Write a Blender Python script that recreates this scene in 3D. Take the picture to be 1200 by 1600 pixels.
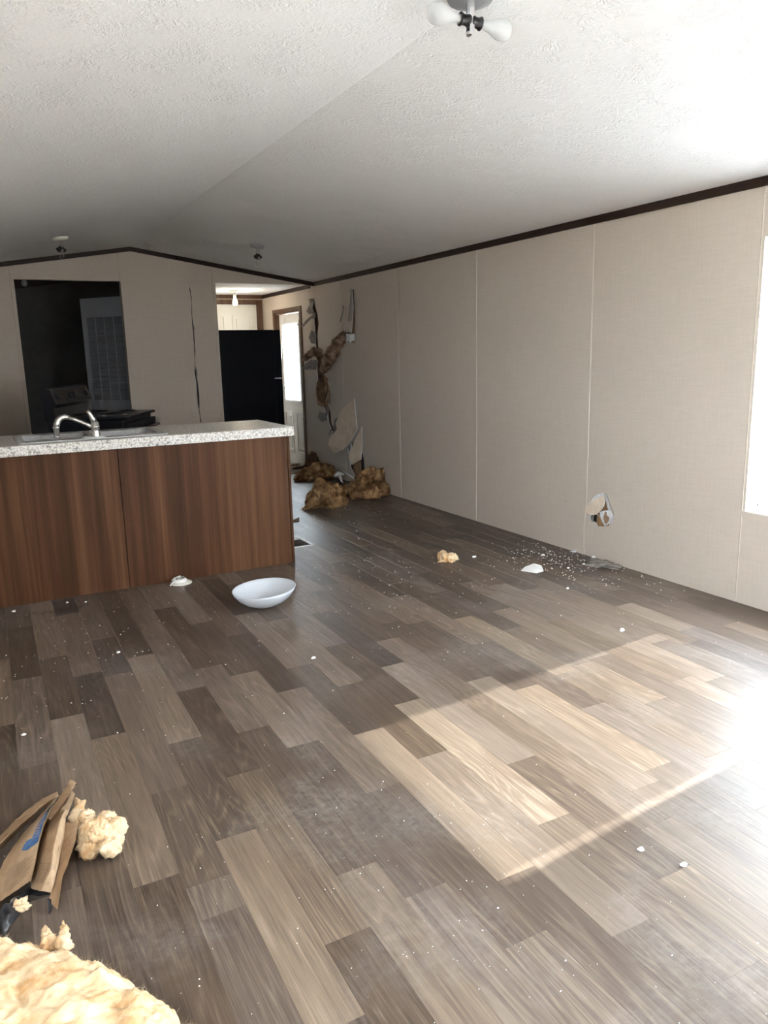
import bpy, bmesh, math, random
import numpy as np
from mathutils import Vector, Matrix, noise
from mathutils.geometry import tessellate_polygon

random.seed(7)
scene = bpy.context.scene
for o in list(bpy.data.objects):
    bpy.data.objects.remove(o)
C = scene.collection

# ------------------------------------------------------------------ camera
H = 1.35                       # eye height, metres
YAW, PITCH, ROLL, FPX = 0.484125, 0.204661, -0.024439, 1196.6


def _axes():
    cy, sy, cp, sp = math.cos(YAW), math.sin(YAW), math.cos(PITCH), math.sin(PITCH)
    f = np.array([sy * cp, cy * cp, -sp]); r = np.array([cy, -sy, 0.0]); u = np.cross(r, f)
    r2 = math.cos(ROLL) * r + math.sin(ROLL) * u
    u2 = -math.sin(ROLL) * r + math.cos(ROLL) * u
    return r2, u2, f


RX, UX, FX = _axes()
cam_data = bpy.data.cameras.new('camera')
cam = bpy.data.objects.new('camera', cam_data); C.objects.link(cam)
cam_data.sensor_fit = 'HORIZONTAL'; cam_data.sensor_width = 36.0
cam_data.lens = FPX / 1200 * 36.0
cam_data.clip_start = 0.05
cam.matrix_world = Matrix(((RX[0], UX[0], -FX[0], 0), (RX[1], UX[1], -FX[1], 0), (RX[2], UX[2], -FX[2], H), (0, 0, 0, 1)))
scene.camera = cam

# ------------------------------------------------------------------ world, sun, exposure
world = bpy.data.worlds.new('sky'); scene.world = world; world.use_nodes = True
bg = world.node_tree.nodes['Background']
bg.inputs['Color'].default_value = (0.80, 0.885, 1.02, 1)
bg.inputs['Strength'].default_value = 20.0
SUN_DIR = Vector((1.0, 0.10, 0.725)).normalized()      # towards the sun
sun_l = bpy.data.lights.new('sun', 'SUN'); sun_l.energy = 10.0; sun_l.angle = math.radians(0.8)
sun_l.color = (1.0, 0.965, 0.92)
sun = bpy.data.objects.new('sun', sun_l); C.objects.link(sun)
sun.rotation_euler = SUN_DIR.to_track_quat('Z', 'Y').to_euler()
sun.location = (12, 2, 9)
vs = scene.view_settings
vs.view_transform = 'Standard'; vs.look = 'None'; vs.gamma = 1.0; vs.use_curve_mapping = False
vs.exposure = 1.8
scene.cycles.use_denoising = True
scene.cycles.max_bounces = 7
scene.cycles.diffuse_bounces = 5
scene.cycles.adaptive_threshold = 0.06
scene.cycles.transparent_max_bounces = 12
scene.cycles.sample_clamp_indirect = 6.0
scene.cycles.caustics_reflective = False
scene.cycles.caustics_refractive = False

# ------------------------------------------------------------------ room measures
XR, XL = 3.478, -0.414         # inside faces of the long walls
XM = (XR + XL) / 2             # ridge
YF, YB, YN = 8.159, 9.87, -1.35  # far wall, hall end wall, wall behind the camera
ZW, ZR = 2.135, 2.435          # ceiling at wall, ceiling at ridge
SL = (ZR - ZW) / (XR - XM)


def ceil_z(x):
    return ZR - abs(x - XM) * SL


def ray(px, py):
    return RX * ((px - 600) / FPX) + UX * ((800 - py) / FPX) + FX


def on_z(px, py, z=0.0):
    d = ray(px, py); t = (z - H) / d[2]
    return (d[0] * t, d[1] * t, z)


def on_x(px, py, x=XR):
    d = ray(px, py); t = x / d[0]
    return (x, d[1] * t, H + d[2] * t)


def on_y(px, py, y=YF):
    d = ray(px, py); t = y / d[1]
    return (d[0] * t, y, H + d[2] * t)


# ------------------------------------------------------------------ materials
def mat(name, color=(0.8, 0.8, 0.8), rough=0.6, metal=0.0, spec=0.5):
    m = bpy.data.materials.new(name); m.use_nodes = True
    b = m.node_tree.nodes['Principled BSDF']
    b.inputs['Base Color'].default_value = (*color, 1)
    b.inputs['Roughness'].default_value = rough
    b.inputs['Metallic'].default_value = metal
    b.inputs['Specular IOR Level'].default_value = spec
    return m


class NT:
    """tiny helper around a material's node tree"""
    def __init__(s, m):
        s.t = m.node_tree; s.n = s.t.nodes; s.l = s.t.links; s.b = s.n['Principled BSDF']

    def node(s, kind, ins=None, **props):
        n = s.n.new(kind)
        for k, v in props.items():
            setattr(n, k, v)
        for k, v in (ins or {}).items():
            s.put(n.inputs[k], v)
        return n

    def put(s, sock, v):
        if isinstance(v, bpy.types.NodeSocket):
            s.l.new(v, sock)
        elif isinstance(v, bpy.types.Node):
            s.l.new(v.outputs[0], sock)
        else:
            sock.default_value = v

    def math(s, op, a, b=0.0, c=0.0):
        n = s.n.new('ShaderNodeMath'); n.operation = op
        s.put(n.inputs[0], a); s.put(n.inputs[1], b); s.put(n.inputs[2], c)
        return n.outputs[0]

    def mix(s, fac, a, b, blend='MIX'):
        n = s.n.new('ShaderNodeMix'); n.data_type = 'RGBA'; n.blend_type = blend
        s.put(n.inputs[0], fac)
        s.put(n.inputs[6], a if not isinstance(a, tuple) else (*a, 1)); s.put(n.inputs[7], b if not isinstance(b, tuple) else (*b, 1))
        return n.outputs[2]

    def ramp(s, fac, stops):
        n = s.n.new('ShaderNodeValToRGB'); s.put(n.inputs[0], fac)
        el = n.color_ramp.elements
        el[0].position, el[0].color = stops[0][0], (*stops[0][1], 1)
        el[1].position, el[1].color = stops[-1][0], (*stops[-1][1], 1)
        for p, c in stops[1:-1]:
            e = el.new(p); e.color = (*c, 1)
        return n.outputs[0]

    def obj(s, scale=(1, 1, 1), loc=(0, 0, 0), offset=None):
        tc = s.node('ShaderNodeTexCoord')
        mp = s.node('ShaderNodeMapping'); s.l.new(tc.outputs['Object'], mp.inputs[0])
        mp.inputs['Scale'].default_value = scale; mp.inputs['Location'].default_value = loc
        if offset is not None:
            s.put(mp.inputs['Location'], offset)
        return mp.outputs[0]

    def noise(s, vec, scale=5.0, detail=4.0, rough=0.5, dist=0.0):
        n = s.node('ShaderNodeTexNoise', {'Scale': scale, 'Detail': detail, 'Roughness': rough, 'Distortion': dist})
        s.l.new(vec, n.inputs['Vector'])
        return n.outputs[0]

    def bump(s, h, strength=0.3, dist=0.01):
        n = s.node('ShaderNodeBump', {'Strength': strength, 'Distance': dist, 'Height': h})
        s.l.new(n.outputs[0], s.b.inputs['Normal'])

    def color(s, c):
        s.put(s.b.inputs['Base Color'], c)


def m_linen():
    m = mat('linen wall vinyl', rough=0.75, spec=0.25); t = NT(m)
    # threads run both ways; works on the x-facing and y-facing walls alike
    a = t.noise(t.obj((420, 420, 9)), 1.0, 3.0, 0.6)
    b = t.noise(t.obj((9, 9, 420)), 1.0, 3.0, 0.6)
    c = t.noise(t.obj((1, 1, 1)), 0.9, 3.0)
    w = t.math('MULTIPLY_ADD', t.math('ADD', a, b), 0.5, 0.0)
    col = t.ramp(w, [(0.36, (0.555, 0.48, 0.405)), (0.5, (0.605, 0.53, 0.452)), (0.64, (0.65, 0.577, 0.498))])
    col = t.mix(t.math('MULTIPLY', c, 0.25), col, (0.55, 0.47, 0.395))
    t.color(col); t.bump(w, 0.12, 0.002)
    return m


def m_ceiling():
    m = mat('stomped ceiling paint', rough=0.85, spec=0.2); t = NT(m)
    v = t.obj((1, 1, 1))
    w = t.node('ShaderNodeTexNoise', {'Scale': 5.0, 'Detail': 2.0}); t.l.new(v, w.inputs['Vector'])
    mx = t.node('ShaderNodeMix', data_type='VECTOR'); mx.inputs[0].default_value = 0.09
    t.l.new(v, mx.inputs[4]); t.l.new(w.outputs['Color'], mx.inputs[5])
    r1 = t.noise(mx.outputs[1], 34.0, 2.0, 0.5, 1.2)
    ridge = t.math('SUBTRACT', 1.0, t.math('MULTIPLY', t.math('ABSOLUTE', t.math('SUBTRACT', r1, 0.5)), 9.0))
    ridge = t.math('MAXIMUM', ridge, 0.0)
    patches = t.noise(v, 6.0, 3.0, 0.6)
    pm = t.ramp(patches, [(0.40, (0, 0, 0)), (0.62, (1, 1, 1))])
    fine = t.noise(v, 70.0, 2.0, 0.6)
    h = t.math('ADD', t.math('MULTIPLY', ridge, pm), t.math('MULTIPLY', fine, 0.5))
    t.bump(h, 0.6, 0.006)
    t.color(t.mix(t.noise(v, 1.3, 3.0), (0.87, 0.86, 0.86), (0.915, 0.91, 0.92)))
    return m


def m_plank():
    m = mat('printed oak plank vinyl', rough=0.4, spec=0.5); t = NT(m)
    at = t.node('ShaderNodeAttribute', attribute_name='tone')
    sep = t.node('ShaderNodeSeparateColor'); t.l.new(at.outputs['Color'], sep.inputs[0])
    tone, warm, seed = sep.outputs[0], sep.outputs[1], sep.outputs[2]
    cmb = t.node('ShaderNodeCombineXYZ', {'X': t.math('MULTIPLY', seed, 37.0), 'Y': t.math('MULTIPLY', seed, 91.0), 'Z': t.math('MULTIPLY', seed, 17.0)})
    off = cmb.outputs[0]
    big = t.noise(t.obj((9, 0.95, 1), offset=off), 1.0, 2.0, 0.4, 0.15)
    rings = t.math('SINE', t.math('MULTIPLY', big, 105.0))
    rings = t.math('MULTIPLY_ADD', rings, 0.5, 0.5)
    fib = t.noise(t.obj((230, 4.5, 1), offset=off), 1.0, 4.0, 0.7, 0.2)
    mid = t.noise(t.obj((42, 2.2, 1), offset=off), 1.0, 3.0, 0.6)
    rings = t.math('MULTIPLY', t.math('POWER', rings, 3.0), t.math('MULTIPLY_ADD', fib, 1.4, 0.2))
    rmask = t.ramp(t.noise(t.obj((7, 2.0, 1), offset=off), 0.8, 2.0), [(0.36, (0.0, 0.0, 0.0)), (0.56, (1, 1, 1))])
    g = t.math('ADD', t.math('MULTIPLY', t.math('SUBTRACT', fib, 0.5), 1.15), t.math('MULTIPLY', t.math('SUBTRACT', mid, 0.5), 0.6))
    g = t.math('ADD', g, t.math('MULTIPLY', t.math('MULTIPLY', t.math('SUBTRACT', rings, 0.16), rmask), 0.24))
    lum = t.math('ADD', tone, t.math('MULTIPLY', g, 0.55))
    cool = t.ramp(lum, [(0.05, (0.034, 0.0245, 0.0195)), (0.32, (0.096, 0.071, 0.057)), (0.6, (0.196, 0.155, 0.125)), (0.95, (0.40, 0.335, 0.28))])
    wrm = t.ramp(lum, [(0.05, (0.037, 0.024, 0.016)), (0.32, (0.105, 0.073, 0.050)), (0.6, (0.212, 0.156, 0.108)), (0.95, (0.42, 0.335, 0.25))])
    col = t.mix(warm, cool, wrm)
    d1 = t.noise(t.obj((1, 1, 1)), 1.7, 5.0, 0.62, 0.4)
    d2 = t.noise(t.obj((1, 1, 1)), 38.0, 3.0, 0.7)
    dust = t.math('MULTIPLY', t.ramp(d1, [(0.5, (0, 0, 0)), (0.74, (1, 1, 1))]), t.ramp(d2, [(0.35, (0.1, 0.1, 0.1)), (0.7, (1, 1, 1))]))
    col = t.mix(t.math('MULTIPLY', dust, 0.26), col, (0.55, 0.53, 0.51))
    t.color(col)
    t.put(t.b.inputs['Roughness'], t.math('ADD', t.math('MULTIPLY_ADD', fib, 0.14, 0.34), t.math('MULTIPLY', dust, 0.2)))
    t.bump(fib, 0.16, 0.0015)
    return m


def m_laminate():
    m = mat('walnut laminate', rough=0.55, spec=0.18); t = NT(m)
    wide = t.noise(t.obj((5.5, 5.5, 0.20)), 1.0, 3.0, 0.5, 0.2)
    mid = t.noise(t.obj((26, 26, 0.5)), 1.0, 3.0, 0.55, 0.1)
    fine = t.noise(t.obj((260, 260, 3.0)), 1.0, 3.0, 0.6)
    v = t.math('ADD', t.math('MULTIPLY', wide, 0.62), t.math('ADD', t.math('MULTIPLY', mid, 0.36), t.math('MULTIPLY', fine, 0.17)))
    t.color(t.ramp(v, [(0.40, (0.036, 0.0125, 0.0045)), (0.53, (0.064, 0.0235, 0.0092)), (0.62, (0.102, 0.043, 0.0175)), (0.74, (0.15, 0.072, 0.032))]))
    return m


def m_counter():
    m = mat('speckled laminate counter', rough=0.35, spec=0.5); t = NT(m)
    v = t.obj()
    a = t.noise(v, 90.0, 4.0, 0.7)
    b = t.noise(v, 34.0, 3.0, 0.7)
    vo = t.node('ShaderNodeTexVoronoi', {'Scale': 120.0}); t.l.new(v, vo.inputs['Vector'])
    base = t.ramp(a, [(0.38, (0.30, 0.26, 0.22)), (0.47, (0.62, 0.58, 0.53)), (0.6, (0.80, 0.78, 0.74))])
    spots = t.ramp(b, [(0.36, (1, 1, 1)), (0.43, (0, 0, 0))])
    col = t.mix(t.math('MULTIPLY', spots, 0.8), base, (0.12, 0.11, 0.12))
    dots = t.ramp(vo.outputs[0], [(0.12, (1, 1, 1)), (0.25, (0, 0, 0))])
    col = t.mix(t.math('MULTIPLY', dots, 0.7), col, (0.06, 0.06, 0.08))
    t.color(col)
    return m


def m_varied(name, c0, c1, scale=8.0, rough=0.7, stretch=(1, 1, 1), bump=0.0, detail=4.0, spec=0.3, lo=0.35, hi=0.65):
    m = mat(name, rough=rough, spec=spec); t = NT(m)
    n = t.noise(t.obj(stretch), scale, detail, 0.6)
    t.color(t.ramp(n, [(lo, c0), (hi, c1)]))
    if bump:
        t.bump(n, bump, 0.01)
    return m


def m_glass():
    m = bpy.data.materials.new('window glass'); m.use_nodes = True
    n = m.node_tree.nodes; l = m.node_tree.links
    n.remove(n['Principled BSDF'])
    tr = n.new('ShaderNodeBsdfTransparent'); tr.inputs[0].default_value = (0.95, 0.97, 0.96, 1)
    gl = n.new('ShaderNodeBsdfGlossy'); gl.inputs['Roughness'].default_value = 0.02
    mx = n.new('ShaderNodeMixShader'); mx.inputs[0].default_value = 0.06
    l.new(tr.outputs[0], mx.inputs[1]); l.new(gl.outputs[0], mx.inputs[2]); l.new(mx.outputs[0], n['Material Output'].inputs[0])
    return m


def m_translucent(name, col, amount, rough=0.4):
    m = mat(name, col, rough, spec=0.35)
    n = m.node_tree.nodes; l = m.node_tree.links
    tr = n.new('ShaderNodeBsdfTranslucent'); tr.inputs[0].default_value = (*col, 1)
    mx = n.new('ShaderNodeMixShader'); mx.inputs[0].default_value = amount
    l.new(n['Principled BSDF'].outputs[0], mx.inputs[1]); l.new(tr.outputs[0], mx.inputs[2])
    l.new(mx.outputs[0], n['Material Output'].inputs[0])
    return m


def m_frost(name='frosted glass', col=(0.88, 0.91, 0.95), clear=.12):
    m = mat(name, col, 0.15, spec=0.6)
    n = m.node_tree.nodes; l = m.node_tree.links
    tr = n.new('ShaderNodeBsdfTranslucent'); tr.inputs[0].default_value = (*col, 1)
    tp = n.new('ShaderNodeBsdfTransparent'); tp.inputs[0].default_value = (0.9, 0.93, 0.96, 1)
    m1 = n.new('ShaderNodeMixShader'); m1.inputs[0].default_value = 0.35
    m2 = n.new('ShaderNodeMixShader'); m2.inputs[0].default_value = clear
    l.new(n['Principled BSDF'].outputs[0], m1.inputs[1]); l.new(tr.outputs[0], m1.inputs[2])
    l.new(m1.outputs[0], m2.inputs[1]); l.new(tp.outputs[0], m2.inputs[2]); l.new(m2.outputs[0], n['Material Output'].inputs[0])
    return m


def m_lit():
    m = mat('glowing bulb glass', (0.95, 0.93, 0.88), 0.3)
    b = m.node_tree.nodes['Principled BSDF']
    b.inputs['Emission Color'].default_value = (1.0, 0.88, 0.70, 1); b.inputs['Emission Strength'].default_value = 3.0
    return m


M = dict(
    bulblit=m_lit(),
    linen=m_linen(), ceiling=m_ceiling(), plank=m_plank(), laminate=m_laminate(), counter=m_counter(), glass=m_glass(),
    subfloor=mat('dark joint underlay', (0.045, 0.036, 0.03), 0.8),
    batten=mat('cream seam strip', (0.66, 0.60, 0.51), 0.6),
    trim=m_varied('dark brown trim', (0.017, 0.008, 0.0055), (0.036, 0.017, 0.012), 6, 0.5, (1, 1, 14)),
    casing=m_varied('walnut casing', (0.075, 0.038, 0.020), (0.14, 0.075, 0.042), 5, 0.5, (9, 9, 1)),
    white=mat('white paint', (0.82, 0.82, 0.80), 0.45),
    cream=mat('cream door paint', (0.80, 0.78, 0.70), 0.5),
    vinyl=mat('white vinyl frame', (0.86, 0.87, 0.87), 0.35),
    slat=m_translucent('blind slat vinyl', (0.88, 0.88, 0.87), 0.22),
    chrome=mat('chrome', (0.78, 0.78, 0.79), 0.12, 1.0),
    satin=mat('brushed nickel', (0.55, 0.54, 0.52), 0.3, 1.0),
    steel=m_varied('stainless steel', (0.42, 0.41, 0.40), (0.55, 0.54, 0.53), 40, 0.28, (1, 14, 1)),
    black=mat('black appliance enamel', (0.010, 0.011, 0.015), 0.28),
    fridge=mat('black textured fridge enamel', (0.0028, 0.0034, 0.0065), 0.55, spec=0.15),
    blackpl=mat('black plastic', (0.012, 0.012, 0.014), 0.35),
    display=mat('dark display glass', (0.004, 0.004, 0.005), 0.08),
    panelgrey=mat('charcoal control panel', (0.018, 0.018, 0.02), 0.5),
    bulb=m_frost('frosted bulb glass', (0.80, 0.80, 0.79), .3),
    flap=m_varied('tan torn wall paper lightened for tilt', (0.68, 0.565, 0.44), (0.78, 0.66, 0.53), 12, 0.8),  # light on the tilted flaps put into the colour, paler than the linen
    frost=m_frost(),
    greymetal=mat('grey painted metal', (0.36, 0.37, 0.38), 0.45, 0.3),
    furnace=mat('grey furnace enamel', (0.52, 0.54, 0.60), 0.5),
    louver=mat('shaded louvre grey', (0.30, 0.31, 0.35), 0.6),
    gypsum=m_varied('broken gypsum', (0.66, 0.66, 0.66), (0.86, 0.86, 0.86), 60, 0.9, bump=0.5),
    papergrey=m_varied('grey gypsum paper', (0.20, 0.18, 0.16), (0.34, 0.31, 0.28), 30, 0.9),
    paperbrown=m_varied('brown gypsum paper', (0.30, 0.19, 0.12), (0.44, 0.30, 0.20), 30, 0.9),
    stud=m_varied('raw wood stud', (0.22, 0.12, 0.055), (0.40, 0.25, 0.13), 9, 0.8, (9, 9, 1)),
    cavity=m_varied('old brown insulation', (0.10, 0.055, 0.03), (0.20, 0.12, 0.065), 14, 0.95, bump=0.6),
    sheath=mat('dark outer sheathing', (0.06, 0.05, 0.045), 0.9),
    wool=m_varied('peach fibreglass wool', (0.55, 0.32, 0.145), (0.74, 0.565, 0.365), 11, 0.95, (1, 2.2, 1), 0.7, 9.0, 0.1, 0.34, 0.56),
    woolp=m_varied('pale fibreglass fibres', (0.66, 0.49, 0.30), (0.80, 0.70, 0.55), 12, 0.9, spec=0.1),
    woold=m_varied('dusty brown fibreglass wool', (0.13, 0.062, 0.026), (0.42, 0.255, 0.12), 13, 0.95, bump=0.6, spec=0.1),
    woolt=m_varied('tan pink fibreglass wool', (0.13, 0.075, 0.045), (0.42, 0.285, 0.195), 15, 0.95, bump=0.6, spec=0.1),
    kraft=m_varied('kraft paper', (0.36, 0.24, 0.14), (0.52, 0.37, 0.235), 14, 0.75, bump=0.25, detail=6.0),
    kraftd=m_varied('kraft paper back', (0.25, 0.155, 0.085), (0.37, 0.25, 0.15), 14, 0.8, bump=0.25),
    blue=m_varied('faded blue ink', (0.045, 0.13, 0.32), (0.085, 0.20, 0.42), 40, 0.7),
    ink=mat('faded print ink', (0.20, 0.155, 0.12), 0.8),
    navy=m_varied('dark navy ink', (0.03, 0.04, 0.06), (0.08, 0.09, 0.12), 40, 0.7),
    plaster=mat('white plaster', (0.82, 0.81, 0.79), 0.9),
    ventdark=mat('brown vent grille', (0.06, 0.045, 0.035), 0.6),
    ground=m_varied('pale gravel yard', (0.42, 0.41, 0.38), (0.54, 0.52, 0.48), 3, 0.95),
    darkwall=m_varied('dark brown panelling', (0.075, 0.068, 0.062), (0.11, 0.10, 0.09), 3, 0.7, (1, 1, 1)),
    shard=m_varied('splintered wood', (0.10, 0.06, 0.035), (0.26, 0.17, 0.10), 20, 0.9),
)

# ------------------------------------------------------------------ mesh helpers
ORG = {}


class MB:
    def __init__(s):
        s.v = []; s.f = []; s.m = []; s.sm = []

    def add(s, vs, fs, mi=0, smooth=False):
        b = len(s.v); s.v += [tuple(map(float, p)) for p in vs]
        for f in fs:
            s.f.append(tuple(i + b for i in f)); s.m.append(mi); s.sm.append(smooth)
        return s

    def box(s, x0, x1, y0, y1, z0, z1, mi=0):
        vs = [(x, y, z) for x in (x0, x1) for y in (y0, y1) for z in (z0, z1)]
        return s.add(vs, [(0, 1, 3, 2), (4, 6, 7, 5), (0, 4, 5, 1), (2, 3, 7, 6), (0, 2, 6, 4), (1, 5, 7, 3)], mi)

    def rbox(s, x0, x1, y0, y1, z0, z1, r=0.01, seg=2, mi=0):
        bm = bmesh.new(); bmesh.ops.create_cube(bm, size=1.0)
        for v in bm.verts:
            v.co = Vector((x0 if v.co.x < 0 else x1, y0 if v.co.y < 0 else y1, z0 if v.co.z < 0 else z1))
        bmesh.ops.bevel(bm, geom=list(bm.edges), offset=r, segments=seg, affect='EDGES', profile=0.6)
        return s.bm(bm, mi, False)

    def bm(s, bm, mi=0, smooth=False):
        bm.verts.index_update()
        s.add([v.co for v in bm.verts], [[v.index for v in f.verts] for f in bm.faces], mi, smooth)
        bm.free(); return s

    def poly(s, loops, fmap, thick, mi_front=0, mi_side=None):
        """flat polygon (outer loop + holes, 2-d) mapped to 3-d by fmap(u, v, depth) and given thickness"""
        mi_side = mi_front if mi_side is None else mi_side
        flat = [p for lp in loops for p in lp]; n = len(flat)
        tris = tessellate_polygon([[Vector((p[0], p[1], 0)) for p in lp] for lp in loops])
        vs = [fmap(p[0], p[1], 0.0) for p in flat] + [fmap(p[0], p[1], thick) for p in flat]
        s.add(vs, [tuple(t) for t in tris], mi_front)
        base = len(s.v) - len(vs)
        for t in tris:
            s.f.append(tuple(base + n + i for i in reversed(t))); s.m.append(mi_side); s.sm.append(False)
        k = 0
        for lp in loops:
            c = len(lp)
            for i in range(c):
                j = (i + 1) % c
                s.f.append((base + k + i, base + k + j, base + n + k + j, base + n + k + i)); s.m.append(mi_side); s.sm.append(False)
            k += c
        return s

    def tube(s, path, rad, n=12, caps=True, mi=0, smooth=True):
        P = [Vector(p) for p in path]; R = rad if isinstance(rad, (list, tuple)) else [rad] * len(P)
        rings = []; prev = None
        for i, p in enumerate(P):
            d = (P[min(i + 1, len(P) - 1)] - P[max(i - 1, 0)]).normalized()
            a = prev if prev is not None else (Vector((0, 0, 1)) if abs(d.z) < 0.9 else Vector((1, 0, 0)))
            u = (a - d * a.dot(d)).normalized(); prev = u; w = d.cross(u)
            rings.append([p + (u * math.cos(2 * math.pi * k / n) + w * math.sin(2 * math.pi * k / n)) * R[i] for k in range(n)])
        vs = [q for r in rings for q in r]; fs = []
        for i in range(len(P) - 1):
            for k in range(n):
                fs.append((i * n + k, i * n + (k + 1) % n, (i + 1) * n + (k + 1) % n, (i + 1) * n + k))
        s.add(vs, fs, mi, smooth)
        if caps:
            b = len(s.v) - len(vs); e = (len(P) - 1) * n
            s.f.append(tuple(b + k for k in reversed(range(n)))); s.m.append(mi); s.sm.append(False)
            s.f.append(tuple(b + e + k for k in range(n))); s.m.append(mi); s.sm.append(False)
        return s

    def lathe(s, prof, n=32, center=(0, 0, 0), axis=(0, 0, 1), mi=0, smooth=True, close=False):
        """profile of (radius, height) turned about an axis through center"""
        q = Vector((0, 0, 1)).rotation_difference(Vector(axis).normalized()); c = Vector(center)
        vs = []; fs = []
        for r, h in prof:
            for k in range(n):
                a = 2 * math.pi * k / n
                vs.append(c + q @ Vector((r * math.cos(a), r * math.sin(a), h)))
        m = len(prof)
        for i in range(m if close else m - 1):
            j = (i + 1) % m
            for k in range(n):
                fs.append((i * n + k, i * n + (k + 1) % n, j * n + (k + 1) % n, j * n + k))
        return s.add(vs, fs, mi, smooth)

    def sheet(s, rows, mi=0, smooth=True):
        """grid surface from rows of 3-d points"""
        w = len(rows[0]); fs = []
        for i in range(len(rows) - 1):
            for k in range(w - 1):
                fs.append((i * w + k, i * w + k + 1, (i + 1) * w + k + 1, (i + 1) * w + k))
        return s.add([p for r in rows for p in r], fs, mi, smooth)


def link(name, data, parent=None, loc=(0, 0, 0)):
    o = bpy.data.objects.new(name, data); C.objects.link(o)
    if parent is not None:
        o.parent = parent; po = ORG[parent.name]
        o.location = Vector(loc) - Vector(po)
    else:
        o.location = loc
    ORG[o.name] = tuple(loc)
    return o


def tag(o, label=None, cat=None, group=None, kind=None):
    for k, v in (('label', label), ('category', cat), ('group', group), ('kind', kind)):
        if v:
            o[k] = v
    return o


def build(name, mb, mats, parent=None, org=None, recalc=True, **tags):
    """link what a builder holds (world coordinates) as one mesh object whose origin is org"""
    if org is None:
        org = ORG[parent.name] if parent is not None else (0, 0, 0)
    me = bpy.data.meshes.new(name)
    me.from_pydata([(x - org[0], y - org[1], z - org[2]) for x, y, z in mb.v], [], mb.f)
    for m in (mats if isinstance(mats, (list, tuple)) else [mats]):
        me.materials.append(M[m])
    me.polygons.foreach_set('material_index', mb.m); me.polygons.foreach_set('use_smooth', mb.sm)
    if recalc:
        bm = bmesh.new(); bm.from_mesh(me); bmesh.ops.recalc_face_normals(bm, faces=bm.faces); bm.to_mesh(me); bm.free()
    me.update()
    return tag(link(name, me, parent, org), **tags)


def thing(name, loc, label, cat, group=None):
    return tag(link(name, None, None, loc), label, cat, group)


def copy_thing(root, loc, rotz=0.0, label=None):
    r = root.copy(); C.objects.link(r); r.location = loc; r.rotation_euler = (0, 0, rotz); ORG[r.name] = tuple(loc)
    if label:
        r['label'] = label
    for ch in list(root.children):
        c = ch.copy(); C.objects.link(c); c.parent = r
        for g in ch.children:
            d = g.copy(); C.objects.link(d); d.parent = c
    return r


def S(name, mb, mats, parent=None, **k):
    return build(name, mb, mats, parent, kind=None if parent is not None else 'structure', **k)


# ================================================================== THE SHELL
# ---- yard outside, seen by light only through the panes
S('ground', MB().box(-40, 40, -40, 45, -1.0, -0.8), 'ground', label='pale gravel yard around the house')

# ---- floor with its printed planks
floor_o = S('floor', MB().box(XL - 0.15, XR + 0.15, YN - 0.15, YB + 0.6, -0.08, -0.0035), 'subfloor', label='wood look plank floor')
PX0, PITCHW, SKEW, SY = 0.100, 0.1205, 0.0148, 1.95
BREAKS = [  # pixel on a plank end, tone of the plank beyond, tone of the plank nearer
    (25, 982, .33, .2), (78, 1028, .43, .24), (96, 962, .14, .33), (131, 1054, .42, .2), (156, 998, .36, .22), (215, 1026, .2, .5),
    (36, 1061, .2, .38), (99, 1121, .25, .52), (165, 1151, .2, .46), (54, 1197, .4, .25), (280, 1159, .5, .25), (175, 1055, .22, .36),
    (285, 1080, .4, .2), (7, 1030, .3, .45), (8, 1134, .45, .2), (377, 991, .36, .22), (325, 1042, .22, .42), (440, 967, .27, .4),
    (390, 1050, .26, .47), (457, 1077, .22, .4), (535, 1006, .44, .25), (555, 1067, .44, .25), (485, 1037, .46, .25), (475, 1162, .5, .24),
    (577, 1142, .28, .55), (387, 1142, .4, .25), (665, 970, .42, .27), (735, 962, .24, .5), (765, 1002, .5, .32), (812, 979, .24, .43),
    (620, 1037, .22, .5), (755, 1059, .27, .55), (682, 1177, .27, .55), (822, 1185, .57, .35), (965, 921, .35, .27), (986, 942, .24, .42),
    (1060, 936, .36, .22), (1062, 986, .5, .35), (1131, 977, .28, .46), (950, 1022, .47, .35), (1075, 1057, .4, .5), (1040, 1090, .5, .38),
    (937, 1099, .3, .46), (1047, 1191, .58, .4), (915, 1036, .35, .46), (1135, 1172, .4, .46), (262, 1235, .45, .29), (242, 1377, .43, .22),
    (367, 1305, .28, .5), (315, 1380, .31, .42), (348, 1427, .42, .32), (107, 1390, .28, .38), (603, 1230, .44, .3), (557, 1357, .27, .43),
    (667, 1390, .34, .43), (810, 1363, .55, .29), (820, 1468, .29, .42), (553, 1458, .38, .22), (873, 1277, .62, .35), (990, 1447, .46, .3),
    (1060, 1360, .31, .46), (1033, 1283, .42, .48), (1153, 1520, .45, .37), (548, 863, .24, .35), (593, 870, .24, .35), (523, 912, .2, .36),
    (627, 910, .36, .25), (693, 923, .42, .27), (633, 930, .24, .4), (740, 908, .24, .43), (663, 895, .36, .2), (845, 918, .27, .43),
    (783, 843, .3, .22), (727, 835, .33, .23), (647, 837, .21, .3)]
rows = {}
for px, py, tf, tn in BREAKS:
    p = on_z(px, py)
    xx = p[0] - SKEW * (p[1] - SY)
    k = math.floor((xx - PX0) / PITCHW)
    rows.setdefault(k, []).append((p[1], tf, tn))
rng = random.Random(11)
planks = []
k0 = math.floor((XL - 0.25 - PX0) / PITCHW); k1 = math.ceil((XR + 0.12 - PX0) / PITCHW)
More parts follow.
